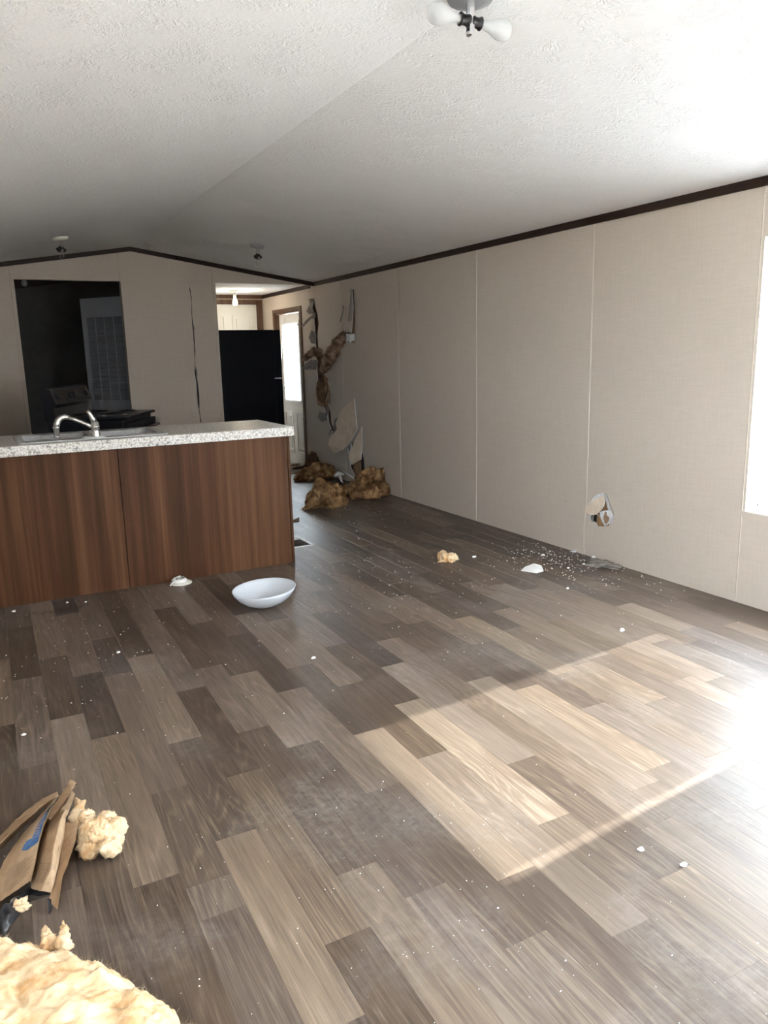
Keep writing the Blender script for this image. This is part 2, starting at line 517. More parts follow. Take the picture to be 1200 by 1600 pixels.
for k in range(k0, k1 + 1):
    br = sorted(rows.get(k, []))
    merged = []
    for b in br:                       # two readings of one joint
        if merged and b[0] - merged[-1][0] < 0.12:
            continue
        merged.append(b)
    ys = [(YN - 0.1 - rng.random() * 0.6, None, None)] + merged + [(YB + 0.5, None, None)]
    segs = []
    for a, b in zip(ys[:-1], ys[1:]):
        L = b[0] - a[0]; n = max(1, round(L / 0.86)) if L > 1.25 else 1
        cuts = [a[0]] + [a[0] + L * (i + (rng.random() - 0.5) * 0.3) / n for i in range(1, n)] + [b[0]]
        for i in range(n):
            tone = []
            if i == 0 and a[1] is not None: tone.append(a[1])
            if i == n - 1 and b[2] is not None: tone.append(b[2])
            tv = sum(tone) / len(tone) if tone else rng.choice((.2, .24, .27, .3, .34, .38, .43, .48))
            segs.append((cuts[i], cuts[i + 1], tv))
    for y0, y1, tv in segs:
        planks.append((k, max(y0, YN - 0.1), min(y1, YB + 0.55), tv))


def plank_verts(k, y0, y1):
    g, c, th = 0.00015, 0.00035, 0.003
    x0 = PX0 + k * PITCHW; x1 = x0 + PITCHW
    out = []
    for (a, z) in ((0, -th), (0, -c), (c, 0)):
        for (x, y) in ((x0 + g + a, y0 + g + a), (x1 - g - a, y0 + g + a), (x1 - g - a, y1 - g - a), (x0 + g + a, y1 - g - a)):
            xs = x + SKEW * (y - SY)
            out.append((min(max(xs, XL - 0.05), XR + 0.06), y, z))
    fs = []
    for r in (0, 4):
        for i in range(4):
            j = (i + 1) % 4
            fs.append((r + i, r + j, r + 4 + j, r + 4 + i))
    fs.append((8, 9, 10, 11))
    return out, fs


def screen_size(pl):
    k, y0, y1, _ = pl
    x = PX0 + (k + 0.5) * PITCHW; ym = (max(y0, 0.9) + y1) / 2
    c = Vector((x, ym, -H)); d = np.array(c)
    z = d @ FX
    if z < 0.3: return 0
    u = abs(d @ RX / z) < 0.62; v = abs(d @ UX / z) < 0.80
    return (1.0 if (u and v) else 0.05) / (z * z) * (0.02 if (ym > 5.6 and x < 1.75) else 1)


planks = [p for p in planks if p[2] - p[1] > 0.03 and PX0 + p[0] * PITCHW < XR + 0.1]
planks.sort(key=screen_size, reverse=True)


def set_tone(me, cols):
    a = me.color_attributes.new('tone', 'FLOAT_COLOR', 'POINT')
    a.data.foreach_set('color', [c for col in cols for c in col])


stuff_v, stuff_f, stuff_c = [], [], []
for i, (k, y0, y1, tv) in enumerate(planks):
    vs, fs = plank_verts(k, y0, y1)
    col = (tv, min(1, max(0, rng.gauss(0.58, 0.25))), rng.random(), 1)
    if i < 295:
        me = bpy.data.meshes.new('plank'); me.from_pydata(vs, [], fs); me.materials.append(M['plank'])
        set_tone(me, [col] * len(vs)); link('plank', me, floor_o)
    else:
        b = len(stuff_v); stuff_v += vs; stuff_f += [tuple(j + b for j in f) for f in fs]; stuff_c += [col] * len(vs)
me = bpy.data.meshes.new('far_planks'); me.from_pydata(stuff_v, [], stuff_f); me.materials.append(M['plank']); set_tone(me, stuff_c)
tag(link('far_planks', me, floor_o), kind='stuff')

# ---- ceiling: two slopes, one object each side of the ridge joined as one shell
mb = MB()
for side in (-1, 1):
    xe = (XR + 0.16) if side > 0 else (XL - 0.16)
    ze = ceil_z(xe)
    sec = [(XM, ZR), (xe, ze), (xe, ze + 0.12), (XM, ZR + 0.12)]
    ya, yb = YN - 0.2, YB + 0.9
    mb.add([(x, ya, z) for x, z in sec] + [(x, yb, z) for x, z in sec],
           [(0, 1, 5, 4), (1, 2, 6, 5), (2, 3, 7, 6), (3, 0, 4, 7), (0, 3, 2, 1), (4, 5, 6, 7)])
S('ceiling', mb, 'ceiling', label='white stomp textured vaulted ceiling')

# ---- right wall: outer sheathing with window and door openings, panels, seam strips
WIN = (1.640, 2.575, 0.50, 1.858)      # y0 y1 z0 z1
WIN2 = (-1.02, 0.10, 0.45, 1.90)
DOOR = (8.605, 9.440, 0.0, 1.875)


def rect(y0, y1, z0, z1):
    return [(y0, z0), (y1, z0), (y1, z1), (y0, z1)]


xmap = lambda x: (lambda u, v, d: (x + d, u, v))
mb = MB().poly([[(YN - 0.1, -0.05), (DOOR[0], -0.05), (DOOR[0], DOOR[3]), (DOOR[1], DOOR[3]), (DOOR[1], -0.05), (YB + 0.7, -0.05), (YB + 0.7, ZW + 0.04), (YN - 0.1, ZW + 0.04)],
                rect(*WIN), rect(*WIN2)], xmap(XR + 0.105), 0.03)
wall_r = S('wall_right', mb, 'sheath', label='right wall of beige linen look panels')


def c3(x, y):          # pixel from the magnified tear study to wall (y, z)
    p = on_x(430 + x / 4, 430 + y / 4); return (p[1], p[2])


def c7(x, y):          # the small hole
    p = on_x(890 + x / 12, 750 + y / 12); return (p[1], p[2])


gash = [c3(*p) for p in [(240, 165), (262, 235), (272, 300), (262, 380), (268, 440), (285, 500), (292, 600), (330, 648), (334, 700), (322, 800), (345, 850), (352, 930), (375, 975),
                         (360, 987), (335, 930), (325, 865), (300, 822), (262, 787), (268, 700), (260, 600), (256, 520), (252, 440), (246, 340), (240, 250), (230, 205)]]
slot = [c3(*p) for p in [(478, 86), (491, 92), (497, 200), (499, 285), (496, 420), (444, 418), (446, 366), (450, 330), (480, 290), (486, 200)]]
lower = [c3(*p) for p in [(452, 1075), (482, 1040), (540, 1090), (556, 1160), (560, 1285), (505, 1270), (470, 1200), (462, 1130)]]
small = [c7(*p) for p in [(395, 410), (470, 300), (560, 262), (640, 240), (690, 285), (760, 480), (832, 690), (800, 790), (755, 845), (690, 868), (520, 872), (480, 800), (395, 745), (330, 600), (330, 500)]]
seams = [YN, -1.05, 0.15, 1.37, 2.593, 3.752, 5.010, 6.250, 7.467, 8.640, YB]
for a, b in zip(seams[:-1], seams[1:]):
    holes = []
    outer = rect(a + 0.0008, b - 0.0008, 0.0, ZW + 0.01)
    for h in (gash, slot, lower, small):
        if a < sum(p[0] for p in h) / len(h) < b: holes.append(h)
    if a == 1.37: outer = [(a, 0), (b - .0008, 0), (b - .0008, WIN[2]), (WIN[0], WIN[2]), (WIN[0], WIN[3]), (WIN[1], WIN[3]), (WIN[1], WIN[2]), (b - .0008, WIN[2] + .0005), (b - .0008, ZW), (a, ZW)]
    if a == 1.37: outer = rect(a, b - .0008, 0, ZW); holes = [rect(*WIN)]
    if a == -1.05: holes = [rect(*WIN2)]
    if a == 8.640:
        outer = [(DOOR[1], 0), (b, 0), (b, ZW), (a, ZW), (a, DOOR[3]), (DOOR[1], DOOR[3])]
    S('panel', MB().poly([outer] + holes, xmap(XR), 0.009, 0, 1), ['linen', 'gypsum'], wall_r)
for y in seams[2:-2]:
    lo, hi = 0.012, ZW - 0.042
    if y in (3.752,):
        # the strip below the hole is kinked and stands off the wall
        pts = [(XR, y, hi), (XR, y, 0.33), (XR - 0.004, y + 0.012, 0.20), (XR - 0.006, y + 0.006, 0.06), (XR - 0.001, y, lo)]
        mb = MB()
        for p, q in zip(pts[:-1], pts[1:]):
            mb.add([(p[0], p[1] - .005, p[2]), (p[0] - .003, p[1], p[2]), (p[0], p[1] + .005, p[2]), (q[0], q[1] - .005, q[2]), (q[0] - .003, q[1], q[2]), (q[0], q[1] + .005, q[2])], [(0, 1, 4, 3), (1, 2, 5, 4), (0, 3, 5, 2)])
    else:
        mb = MB().add([(XR, y - .005, lo), (XR - .003, y, lo), (XR, y + .005, lo), (XR, y - .005, hi), (XR - .003, y, hi), (XR, y + .005, hi)],
                      [(0, 1, 4, 3), (1, 2, 5, 4), (0, 3, 5, 2), (0, 2, 1), (3, 4, 5)])
    S('seam_strip', mb, 'linen' if y == 2.593 else 'batten', wall_r)
# studs and old insulation inside the wall, seen through the holes
S('stud', MB().box(XR + 0.014, XR + 0.09, 3.555, 3.665, 0.01, ZW - 0.02), 'stud', wall_r)
for y in (7.00, 7.33, 8.02, 8.42):
    S('stud', MB().box(XR + 0.028, XR + 0.104, y - 0.019, y + 0.019, 0.01, ZW - 0.02), 'stud', wall_r)
S('cavity_insulation', MB().box(XR + 0.05, XR + 0.103, 7.36, 8.0, 0.02, 2.05), 'cavity', wall_r)
S('cavity_insulation', MB().box(XR + 0.05, XR + 0.103, 8.045, 8.39, 0.02, 2.05), 'cavity', wall_r)

# ---- far wall with its two openings; panels and the long crack
OPL, OPR, OPT = 0.452, 1.420, 2.108
HL, HT = 2.362, 2.113


def cc(x, y):
    p = on_y(260 + x * 0.15, 430 + y * 0.15); return (p[0], p[2])


cr = [(238, 118, 1), (246, 150, 5), (252, 190, 3), (258, 235, 4), (264, 275, 1.0), (266, 340, 0.8), (266, 420, 1.5), (272, 500, 5), (279, 560, 6), (285, 610, 5), (288, 670, 6), (291, 730, 4), (295, 790, 6),
      (296, 870, 1), (294, 950, 2), (302, 1010, 7), (312, 1080, 9), (322, 1160, 11), (330, 1240, 10), (334, 1330, 8), (340, 1400, 2.5), (352, 1480, 3), (358, 1520, 6), (362, 1545, 1)]
crack = [cc(x - w, y) for x, y, w in cr] + [cc(x + w, y) for x, y, w in reversed(cr)]
ymap = lambda y: (lambda u, v, d: (u, y + d, v))
mbw = MB().poly([[(XL - .1, -.05), (OPL, -.05), (OPL, OPT), (OPR, OPT), (OPR, -.05), (HL, -.05), (HL, HT), (XR + .1, HT), (XR + .1, ZW - .01), (XM, ZR + .005), (XL - .1, ZW - .01)]], ymap(YF + 0.034), 0.045)
wall_f = S('wall_far', mbw, 'sheath', label='beige gable wall across the far end')


def gable(x0, x1, z0):
    top = [(x1, ceil_z(x1) + .004)] + ([(XM, ZR + .004)] if x0 < XM < x1 else []) + [(x0, ceil_z(x0) + .004)]
    return [(x0, z0), (x1, z0)] + top


S('panel', MB().poly([gable(XL - .02, 0.425, 0)], ymap(YF), 0.009), 'linen', wall_f)
S('panel', MB().poly([[(0.4265, 0), (OPL, 0), (OPL, OPT), (1.404, OPT), (1.404, ceil_z(1.404)), (0.4265, ceil_z(.4265))]], ymap(YF), 0.009), 'linen', wall_f)
S('panel', MB().poly([[(OPR, 0), (2.335, 0), (2.335, ceil_z(2.335)), (XM, ZR), (1.4055, ceil_z(1.4055)), (1.4055, OPT), (OPR, OPT)], crack], ymap(YF), 0.009, 0, 1), ['linen', 'papergrey'], wall_f)
S('panel', MB().poly([[(2.3365, 0), (HL, 0), (HL, HT), (XR, HT), (XR, ceil_z(XR)), (2.3365, ceil_z(2.3365))]], ymap(YF), 0.009), 'linen', wall_f)
# returns of the openings
S('jamb', MB().box(OPL - 0.001, OPL + 0.006, YF + .001, YF + 0.092, 0, OPT), 'linen', wall_f)
S('jamb', MB().box(OPR - 0.006, OPR + 0.001, YF + .001, YF + 0.092, 0, OPT), 'linen', wall_f)
S('jamb', MB().box(HL - 0.001, HL + 0.006, YF + .001, YF + 0.092, 0, HT), 'linen', wall_f)
S('header', MB().box(OPL, OPR, YF + .001, YF + 0.092, OPT - .001, OPT + 0.006), 'linen', wall_f)
S('header', MB().box(HL, XR, YF + .001, YF + 0.092, HT - .001, HT + 0.006), 'linen', wall_f)
# peeled paper lips along the crack
for i, (a, b, dx, w, m) in enumerate([(1000, 1230, -16, 9, 'gypsum'), (1200, 1390, 16, 6, 'papergrey'), (940, 1060, 22, 16, 'papergrey'), (300, 430, -4, 9, 'papergrey'), (110, 160, -14, 7, 'gypsum'), (520, 580, 18, 8, 'papergrey'), (810, 880, -3, 7, 'papergrey')]):
    pts = []
    for t in range(7):
        yy = a + (b - a) * t / 6
        xx = np.interp(yy, [c[1] for c in cr], [c[0] for c in cr]) + dx * 0.6
        e = math.sin(math.pi * t / 6)
        u0 = cc(xx - w * e * .5, yy); u1 = cc(xx + w * e * .5, yy)
        pts.append([(u0[0], YF - .001, u0[1]), ((u0[0] + u1[0]) / 2, YF - .002 - .012 * e, u0[1]), (u1[0], YF - .001, u1[1])])
    S('torn_paper', MB().sheet(pts), m, wall_f)

# ---- rooms beyond: dark utility room and entry hall
XP = 2.30
S('wall_partition', MB().box(XP - 0.03, XP + 0.03, YF + 0.081, 10.2, -0.01, 2.44), 'linen', label='partition between the dark room and the entry hall')
S('wall_hall_end', MB().poly([[(XP + .03, -.01), (2.62, -.01), (2.62, 2.03), (3.415, 2.03), (3.415, -.01), (XR + .1, -.01), (XR + .1, 2.2), (XP + .03, 2.35)]], ymap(YB), 0.09), 'linen', label='end wall of the entry hall')
S('ceiling_hall', MB().box(XP + .03, XR + .02, YF + .092, YB + .02, 2.123, 2.134), 'ceiling', label='flat white ceiling of the entry hall')
YD = 10.15
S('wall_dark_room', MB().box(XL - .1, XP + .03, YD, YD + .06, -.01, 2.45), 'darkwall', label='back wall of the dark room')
S('wall_outer_end', MB().box(XL - .1, XR + .14, YB + .55, YB + .65, -.05, 2.46), 'sheath', label='outer end wall of the house')
# ---- left wall, wall behind the camera
WINL = (-0.85, 0.40, 0.80, 1.90)  # unseen window, added to light the right wall and the near ceiling
S('wall_left', MB().poly([rect(YN - 0.1, YB + 0.7, -0.05, ZW + 0.02), rect(*WINL)], xmap(XL - 0.1), 0.1), 'linen', label='left wall beside the counter')
nearw = S('wall_near', MB().poly([gable(XL - .1, XR + .1, -.05)], lambda u, v, d: (u, YN - d, v), 0.1), 'linen', label='gable wall behind the camera')

# ---- trims
TH, TD = 0.043, 0.012
n_tr = 0


def trim(mb, label, m='trim'):
    global n_tr
    n_tr += 1
    S('trim_%d' % n_tr, mb, m, label=label)


trim(MB().box(XR - TD, XR, YN, YF, ZW - TH, ZW + .002), 'dark brown strip along the top of the right wall')
trim(MB().box(XR - TD, XR, YF + .1, YB, 2.080, 2.1228), 'dark brown strip along the top of the hall wall')
trim(MB().box(XL, XL + TD, YN, YF, ZW - TH, ZW + .002), 'dark brown strip along the top of the left wall')
for x0, x1, lb in ((XM, XR - TD, 'right'), (XL + TD, XM, 'left')):
    trim(MB().add([(x, y, ceil_z(x) + dz) for y in (YF - TD, YF) for x, dz in ((x0, -TH), (x1, -TH), (x1, .002), (x0, .002))],
                  [(0, 1, 2, 3), (4, 7, 6, 5), (0, 4, 5, 1), (3, 2, 6, 7), (0, 3, 7, 4), (1, 5, 6, 2)]), 'dark brown strip along the %s slope of the far gable' % lb)
trim(MB().box(XP + .03, XR - TD, YB - TD, YB, 2.078, 2.123), 'brown strip at the top of the hall end wall', 'casing')
trim(MB().add([(x, y, ceil_z(x) - .05 + dz) for y in (YD - TD, YD) for x, dz in ((XL, -.06), (XM, -.06), (XM, .052), (XL, .052))],
              [(0, 1, 2, 3), (4, 7, 6, 5), (0, 4, 5, 1), (3, 2, 6, 7), (0, 3, 7, 4), (1, 5, 6, 2)]), 'dark strip at the top of the dark room wall')

# ---- windows
def window(n, y0, y1, z0, z1, label):
    d0, d1 = XR + 0.001, XR + 0.135
    w = S('window_%d' % n, MB().box(d0, d1, y1 - .001, y1 + .02, z0 - .02, z1 + .02).box(d0, d1, y0 - .02, y0 + .001, z0 - .02, z1 + .02)
          .box(d0, d1, y0, y1, z1 - .001, z1 + .02).box(d0, d1, y0, y1, z0 - .02, z0 + .001), 'vinyl', label=label)
    S('window_frame', MB().box(XR + .088, XR + .128, y0, y0 + .018, z0, z1).box(XR + .088, XR + .128, y1 - .018, y1, z0, z1)
      .box(XR + .088, XR + .128, y0, y1, z0, z0 + .03).box(XR + .088, XR + .128, y0, y1, z1 - .03, z1), 'vinyl', w)
    S('pane', MB().box(XR + .107, XR + .110, y0 + .017, y1 - .017, z0 + .03, z1 - .03), 'glass', w)
    S('window_sill', MB().box(XR - .006, XR + .02, y0 - .022, y1 + .022, z0 - .028, z0 - .001), 'linen', w)
    return w


window(1, *WIN, 'white vinyl window at the right edge of the picture')
window(2, *WIN2, 'white vinyl window in the right wall beside the camera')
y0, y1, z0, z1 = WINL
w = S('window_3', MB().box(XL - .08, XL - .03, y0, y0 + .035, z0, z1).box(XL - .08, XL - .03, y1 - .035, y1, z0, z1).box(XL - .08, XL - .03, y0, y1, z0, z0 + .04).box(XL - .08, XL - .03, y0, y1, z1 - .04, z1), 'vinyl',
      label='unseen window added in the left wall for its light')
S('pane', MB().box(XL - .057, XL - .054, y0 + .034, y1 - .034, z0 + .04, z1 - .04), 'glass', w)

for nm, c, sz, rot in (('portal_1', (XR + .15, (WIN[0] + WIN[1]) / 2, (WIN[2] + WIN[3]) / 2), (WIN[1] - WIN[0], WIN[3] - WIN[2]), (0, math.pi / 2, 0)),
                       ('portal_2', (XR + .15, (WIN2[0] + WIN2[1]) / 2, (WIN2[2] + WIN2[3]) / 2), (WIN2[1] - WIN2[0], WIN2[3] - WIN2[2]), (0, math.pi / 2, 0)),
                       ('portal_4', (XL - .12, (WINL[0] + WINL[1]) / 2, (WINL[2] + WINL[3]) / 2), (WINL[1] - WINL[0], WINL[3] - WINL[2]), (0, -math.pi / 2, 0)),
                       ('portal_5', (XR + .15, 8.95, 1.28), (.55, 1.0), (0, math.pi / 2, 0))):
    l = bpy.data.lights.new(nm, 'AREA'); l.shape = 'RECTANGLE'
    l.cycles.is_portal = True
    o = bpy.data.objects.new(nm, l); C.objects.link(o); o.location = c
    if rot[1]:
        l.size, l.size_y = sz[1], sz[0]
    else:
        l.size, l.size_y = sz
    o.rotation_euler = rot


# ---- blinds: headrail, every slat, bottom rail
def blind(y0, y1, z0, z1, xc, pitch, width, tilt, label, wand=True):
    b = thing('window_blind', (xc, (y0 + y1) / 2, z0), label, 'blind')
    build('headrail', MB().box(xc - .013, xc + .013, y0, y1, z1 - .026, z1), 'slat', b)
    n = int((z1 - .03 - z0 - .012) / pitch)
    mb = MB(); rws = []
    for t in range(5):
        s = (t / 4 - .5) * width; bow = .0016 * (1 - (2 * (t / 4) - 1) ** 2)
        # inner edge (towards the room, -x) hangs lower
        dx, dz = s * math.cos(tilt), s * math.sin(tilt)
        nx, nz = -math.sin(tilt) * bow, math.cos(tilt) * bow
        rws.append([(xc + dx + nx, y0, z0 + dz + nz), (xc + dx + nx, y1, z0 + dz + nz)])
    mb.sheet(rws)
    first = build('slat', mb, 'slat', b, recalc=False)
    zero = first.location.copy()
    for i in range(n):
        s = first if i == 0 else first.copy()
        if i: C.objects.link(s); s.parent = b
        s.location = zero + Vector((0, 0, .022 + i * pitch))
    build('bottom_rail', MB().box(xc - .011, xc + .011, y0, y1, z0 - .002, z0 + .012), 'slat', b)
    for f in (.12, .5, .88):
        y = y0 + (y1 - y0) * f
        build('ladder_cord', MB().tube([(xc - .013, y, z0 + .01), (xc - .013, y, z1 - .02)], .0012, 5), 'greymetal', b)
    return b


blind(WIN[0] + .031, WIN[1] - .022, WIN[2] + .006, WIN[3] - .002, XR + .073, .0205, .025, math.radians(64), 'closed white slat blind in the window at the right edge')

# ================================================================== DOORS
def prism_frame(mb, y0, y1, z0, z1, x, d, w, proud, axis='x'):
    """raised moulding rectangle on a door leaf"""
    for (a0, a1, b0, b1) in ((y0, y1, z0, z0 + w), (y0, y1, z1 - w, z1), (y0, y0 + w, z0 + w + .0004, z1 - w - .0004), (y1 - w, y1, z0 + w + .0004, z1 - w - .0004)):
        if axis == 'x': mb.box(x - proud, x + d, a0, a1, b0, b1)
        else: mb.box(a0, a1, x - proud, x + d, b0, b1)


# exterior door in the right wall of the hall
d1 = S('door_1', MB().poly([rect(DOOR[0] + .028, DOOR[1] - .028, .01, DOOR[3] - .03), rect(8.76, 9.285, .80, 1.74)], xmap(XR + .045), .04), 'white', label='white entry door with a blind covered window')
for y0, y1, z0, z1, lb in ((DOOR[0] - .055, DOOR[0] + .002, 0, DOOR[3] + .035, 0), (DOOR[1] - .002, DOOR[1] + .055, 0, DOOR[3] + .035, 0), (DOOR[0], DOOR[1], DOOR[3] - .002, DOOR[3] + .035, 0)):
    S('casing', MB().box(XR - .014, XR - .0005, y0, y1, z0, z1), 'casing', d1)
for y0, y1, z0, z1 in ((DOOR[0], DOOR[0] + .022, 0, DOOR[3]), (DOOR[1] - .022, DOOR[1], 0, DOOR[3]), (DOOR[0], DOOR[1], DOOR[3] - .022, DOOR[3])):
    S('door_jamb', MB().box(XR, XR + .13, y0, y1, z0, z1), 'casing', d1)
mb = MB(); prism_frame(mb, 8.74, 9.305, .78, 1.76, XR + .0448, -.0002, .035, .014); S('window_frame', mb, 'white', d1)
S('pane', MB().box(XR + .066, XR + .069, 8.755, 9.29, .795, 1.745), 'glass', d1)
for y in (8.935, 9.11):
    S('muntin', MB().box(XR + .062, XR + .073, y - .008, y + .008, .80, 1.74), 'white', d1)
for z in (1.11, 1.42):
    S('muntin', MB().box(XR + .062, XR + .073, 8.76, 9.285, z - .008, z + .008), 'white', d1)
for y0, y1 in ((8.70, 8.96), (9.08, 9.34)):
    mb = MB(); prism_frame(mb, y0, y1, .14, .66, XR + .0448, -.0002, .022, .012); mb.box(XR + .036, XR + .0446, y0 + .06, y1 - .06, .20, .60)
    S('raised_panel', mb, 'white', d1)
S('door_knob', MB().lathe([(0, 0), (.028, 0), (.03, .01), (.012, .018), (.012, .04), (.026, .05), (.028, .065), (.018, .075), (0, .077)], 20, (XR + .045, 9.34, .92), (-1, 0, 0)), 'satin', d1)
S('threshold', MB().box(XR - .005, XR + .13, DOOR[0], DOOR[1], -.002, .012), 'satin', d1)
blind(8.745, 9.30, .79, 1.72, XR + .028,   .021, .025, math.radians(60), 'white slat blind covering the entry door window')
wand = MB().tube([on_x(445, 497, XR - .01), on_x(441, 520, XR - .02), on_x(437, 600, XR - .03), on_x(441, 618, XR - .03), on_x(442, 650, XR - .03), on_x(437, 690, XR - .05)], .006, 8)
build('blind_cord', wand, 'white', None, on_x(441, 620, XR - .03), label='white cord hanging crookedly down the entry door', cat='cord')

# six panel door at the end of the hall
d2 = S('door_2', MB().box(2.64, 3.395, YB + .03, YB + .065, .01, 2.008), 'cream', label='cream six panel door behind the refrigerator')
for x0, x1, z0, z1 in ((2.575, 2.632, 0, 2.065), (3.403, 3.462, 0, 2.065), (2.632, 3.403, 2.015, 2.065)):
    S('casing', MB().box(x0, x1, YB - .014, YB + .06, z0, z1), 'casing', d2)
for x0, x1 in ((2.72, 2.97), (3.065, 3.315)):
    for z0, z1 in ((1.62, 1.88), (.98, 1.54), (.22, .84)):
        mb = MB(); prism_frame(mb, x0, x1, z0, z1, YB + .0295, -.0002, .026, .012, 'y'); mb.box(x0 + .05, x1 - .05, YB + .019, YB + .0292, z0 + .05, z1 - .05)
        S('raised_panel', mb, 'cream', d2)
S('door_knob', MB().lathe([(0, 0), (.03, 0), (.012, .015), (.012, .04), (.027, .05), (.028, .062), (0, .075)], 20, (2.70, YB + .03, .95), (0, -1, 0)), 'satin', d2)

# louvred furnace door standing ajar in the dark room
A0, A1 = Vector((1.135, 9.10, 0)), Vector((1.50, 8.62, 0))
fd = (A1 - A0).normalized(); fw = (A1 - A0).length; fn = Vector((fd.y, -fd.x, 0))
if fn.y > 0: fn = -fn


def fmap(u, v, d):
    p = A0 + fd * u - fn * d; return (p.x, p.y, v)


ld = S('door_3', MB().poly([rect(0, fw, .03, 2.0)], fmap, .03), 'furnace', label='grey louvred furnace door ajar in the dark room')
for blk in ((.92, 1.80), (.12, .62)):
    for c in range(4):
        u0 = .075 + c * .128; u1 = u0 + .112
        mb = MB()
        nz = int((blk[1] - blk[0]) / .022)
        for i in range(nz):
            z = blk[0] + i * .022
            mb.add([fmap(u0, z, -.0005), fmap(u1, z, -.0005), fmap(u1, z + .004, -.007), fmap(u0, z + .004, -.007), fmap(u0, z + .02, -.0005), fmap(u1, z + .02, -.0005)], [(0, 1, 2, 3), (3, 2, 5, 4)])
        S('louver_column', mb, 'louver', ld)
S('door_latch', MB().lathe([(0, 0), (.013, 0), (.013, .014), (0, .018)], 14, fmap(.04, .80, 0), tuple(fn)), 'blackpl', ld)

# ================================================================== ISLAND
IY0, IY1, IX1, CT = 4.64, 5.25, 1.763, 0.903
isl = thing('kitchen_island', (0.9, 4.95, 0), 'walnut laminate island cabinet below the speckled counter', 'island')
build('back_panel', MB().rbox(XL + .002, .6995, IY0, IY0 + .012, 0.0, .846, .0015, 1), 'laminate', isl)
build('back_panel', MB().rbox(.7025, 1.7440, IY0, IY0 + .012, 0.0, .846, .0015, 1), 'laminate', isl)
build('end_panel', MB().rbox(1.7475, IX1, IY0 - .002, IY1, 0.0, .846, .0015, 1), 'laminate', isl)
build('carcass', MB().box(XL + .002, 1.746, IY0 + .013, IY0 + .03, 0.01, .845).box(XL + .002, XL + .02, IY0 + .03, IY1 - .02, .1, .845).box(1.02, 1.04, IY0 + .03, IY1 - .02, .1, .845).box(XL + .02, 1.746, IY0 + .03, IY1 - .02, .09, .108), 'laminate', isl)
build('toe_kick', MB().box(XL + .002, 1.746, IY1 - .09, IY1 - .075, 0, .10), 'trim', isl)
for i in range(4):
    x0 = XL + .01 + i * .436
    dr = build('cabinet_door', MB().rbox(x0, x0 + .43, IY1 - .018, IY1, .12, .83, .004, 1), 'laminate', isl)
    build('handle', MB().tube([(x0 + .38, IY1, .74), (x0 + .38, IY1 + .025, .74), (x0 + .38, IY1 + .025, .64), (x0 + .38, IY1, .64)], .005, 8), 'satin', dr, ORG[isl.name])

SX0, SX1, SY0, SY1 = 0.185, 1.01, 4.672, 5.205
sink_cut = [(SX0 + .02, SY0 + .02), (SX1 - .02, SY0 + .02), (SX1 - .02, SY1 - .02), (SX0 + .02, SY1 - .02)]
zmap = lambda z: (lambda u, v, d: (u, v, z - d))
ctop = thing('countertop', (0.9, 4.95, .846), 'grey and white speckled laminate countertop on the island', 'countertop')
build('slab', MB().poly([[(XL + .002, 4.603), (1.781, 4.603), (1.781, 5.30), (XL + .002, 5.30)], sink_cut], zmap(CT), .028), 'counter', ctop)
build('edge_strip', MB().rbox(XL + .002, 1.783, 4.597, 4.622, .846, CT + .0005, .003, 2), 'counter', ctop)
build('edge_strip', MB().rbox(1.760, 1.784, 4.6225, 5.300, .846, CT + .0005, .003, 2), 'counter', ctop)


def rrect(x0, x1, y0, y1, r, n=6):
    out = []
    for cx, cy, a in ((x1 - r, y1 - r, 0), (x0 + r, y1 - r, 90), (x0 + r, y0 + r, 180), (x1 - r, y0 + r, 270)):
        for i in range(n + 1):
            t = math.radians(a + 90 * i / n); out.append((cx + r * math.cos(t), cy + r * math.sin(t)))
    return out


sink = thing('kitchen_sink', ((SX0 + SX1) / 2, (SY0 + SY1) / 2, CT), 'stainless steel double bowl sink set in the counter', 'sink')
BW = [(SX0 + .04, (SX0 + SX1) / 2 - .015), ((SX0 + SX1) / 2 + .015, SX1 - .04)]
bowls = [rrect(a, b, SY0 + .085, SY1 - .04, .05) for a, b in BW]
build('rim', MB().poly([rrect(SX0, SX1, SY0, SY1, .03)] + bowls, zmap(CT + .007), .006), 'steel', sink)
for (a, b), lp in zip(BW, bowls):
    mb = MB(); n = len(lp); cx, cy = (a + b) / 2, (SY0 + SY1 + .045) / 2
    lev = [(1.0, CT + .006), (1.0, CT - .01), (.97, CT - .10), (.90, CT - .155), (.8, CT - .165), (.12, CT - .17)]
    vs = [(cx + (x - cx) * s, cy + (y - cy) * s, z) for s, z in lev for x, y in lp]
    fs = [(i * n + k, i * n + (k + 1) % n, (i + 1) * n + (k + 1) % n, (i + 1) * n + k) for i in range(len(lev) - 1) for k in range(n)]
    mb.add(vs, fs, 0, True)
    bo = build('bowl', mb, 'steel', sink)
    build('drain', MB().lathe([(0, .001), (.03, .001), (.043, .003), (.045, 0)], 20, (cx, cy, CT - .169)), 'chrome', bo, ORG[sink.name])

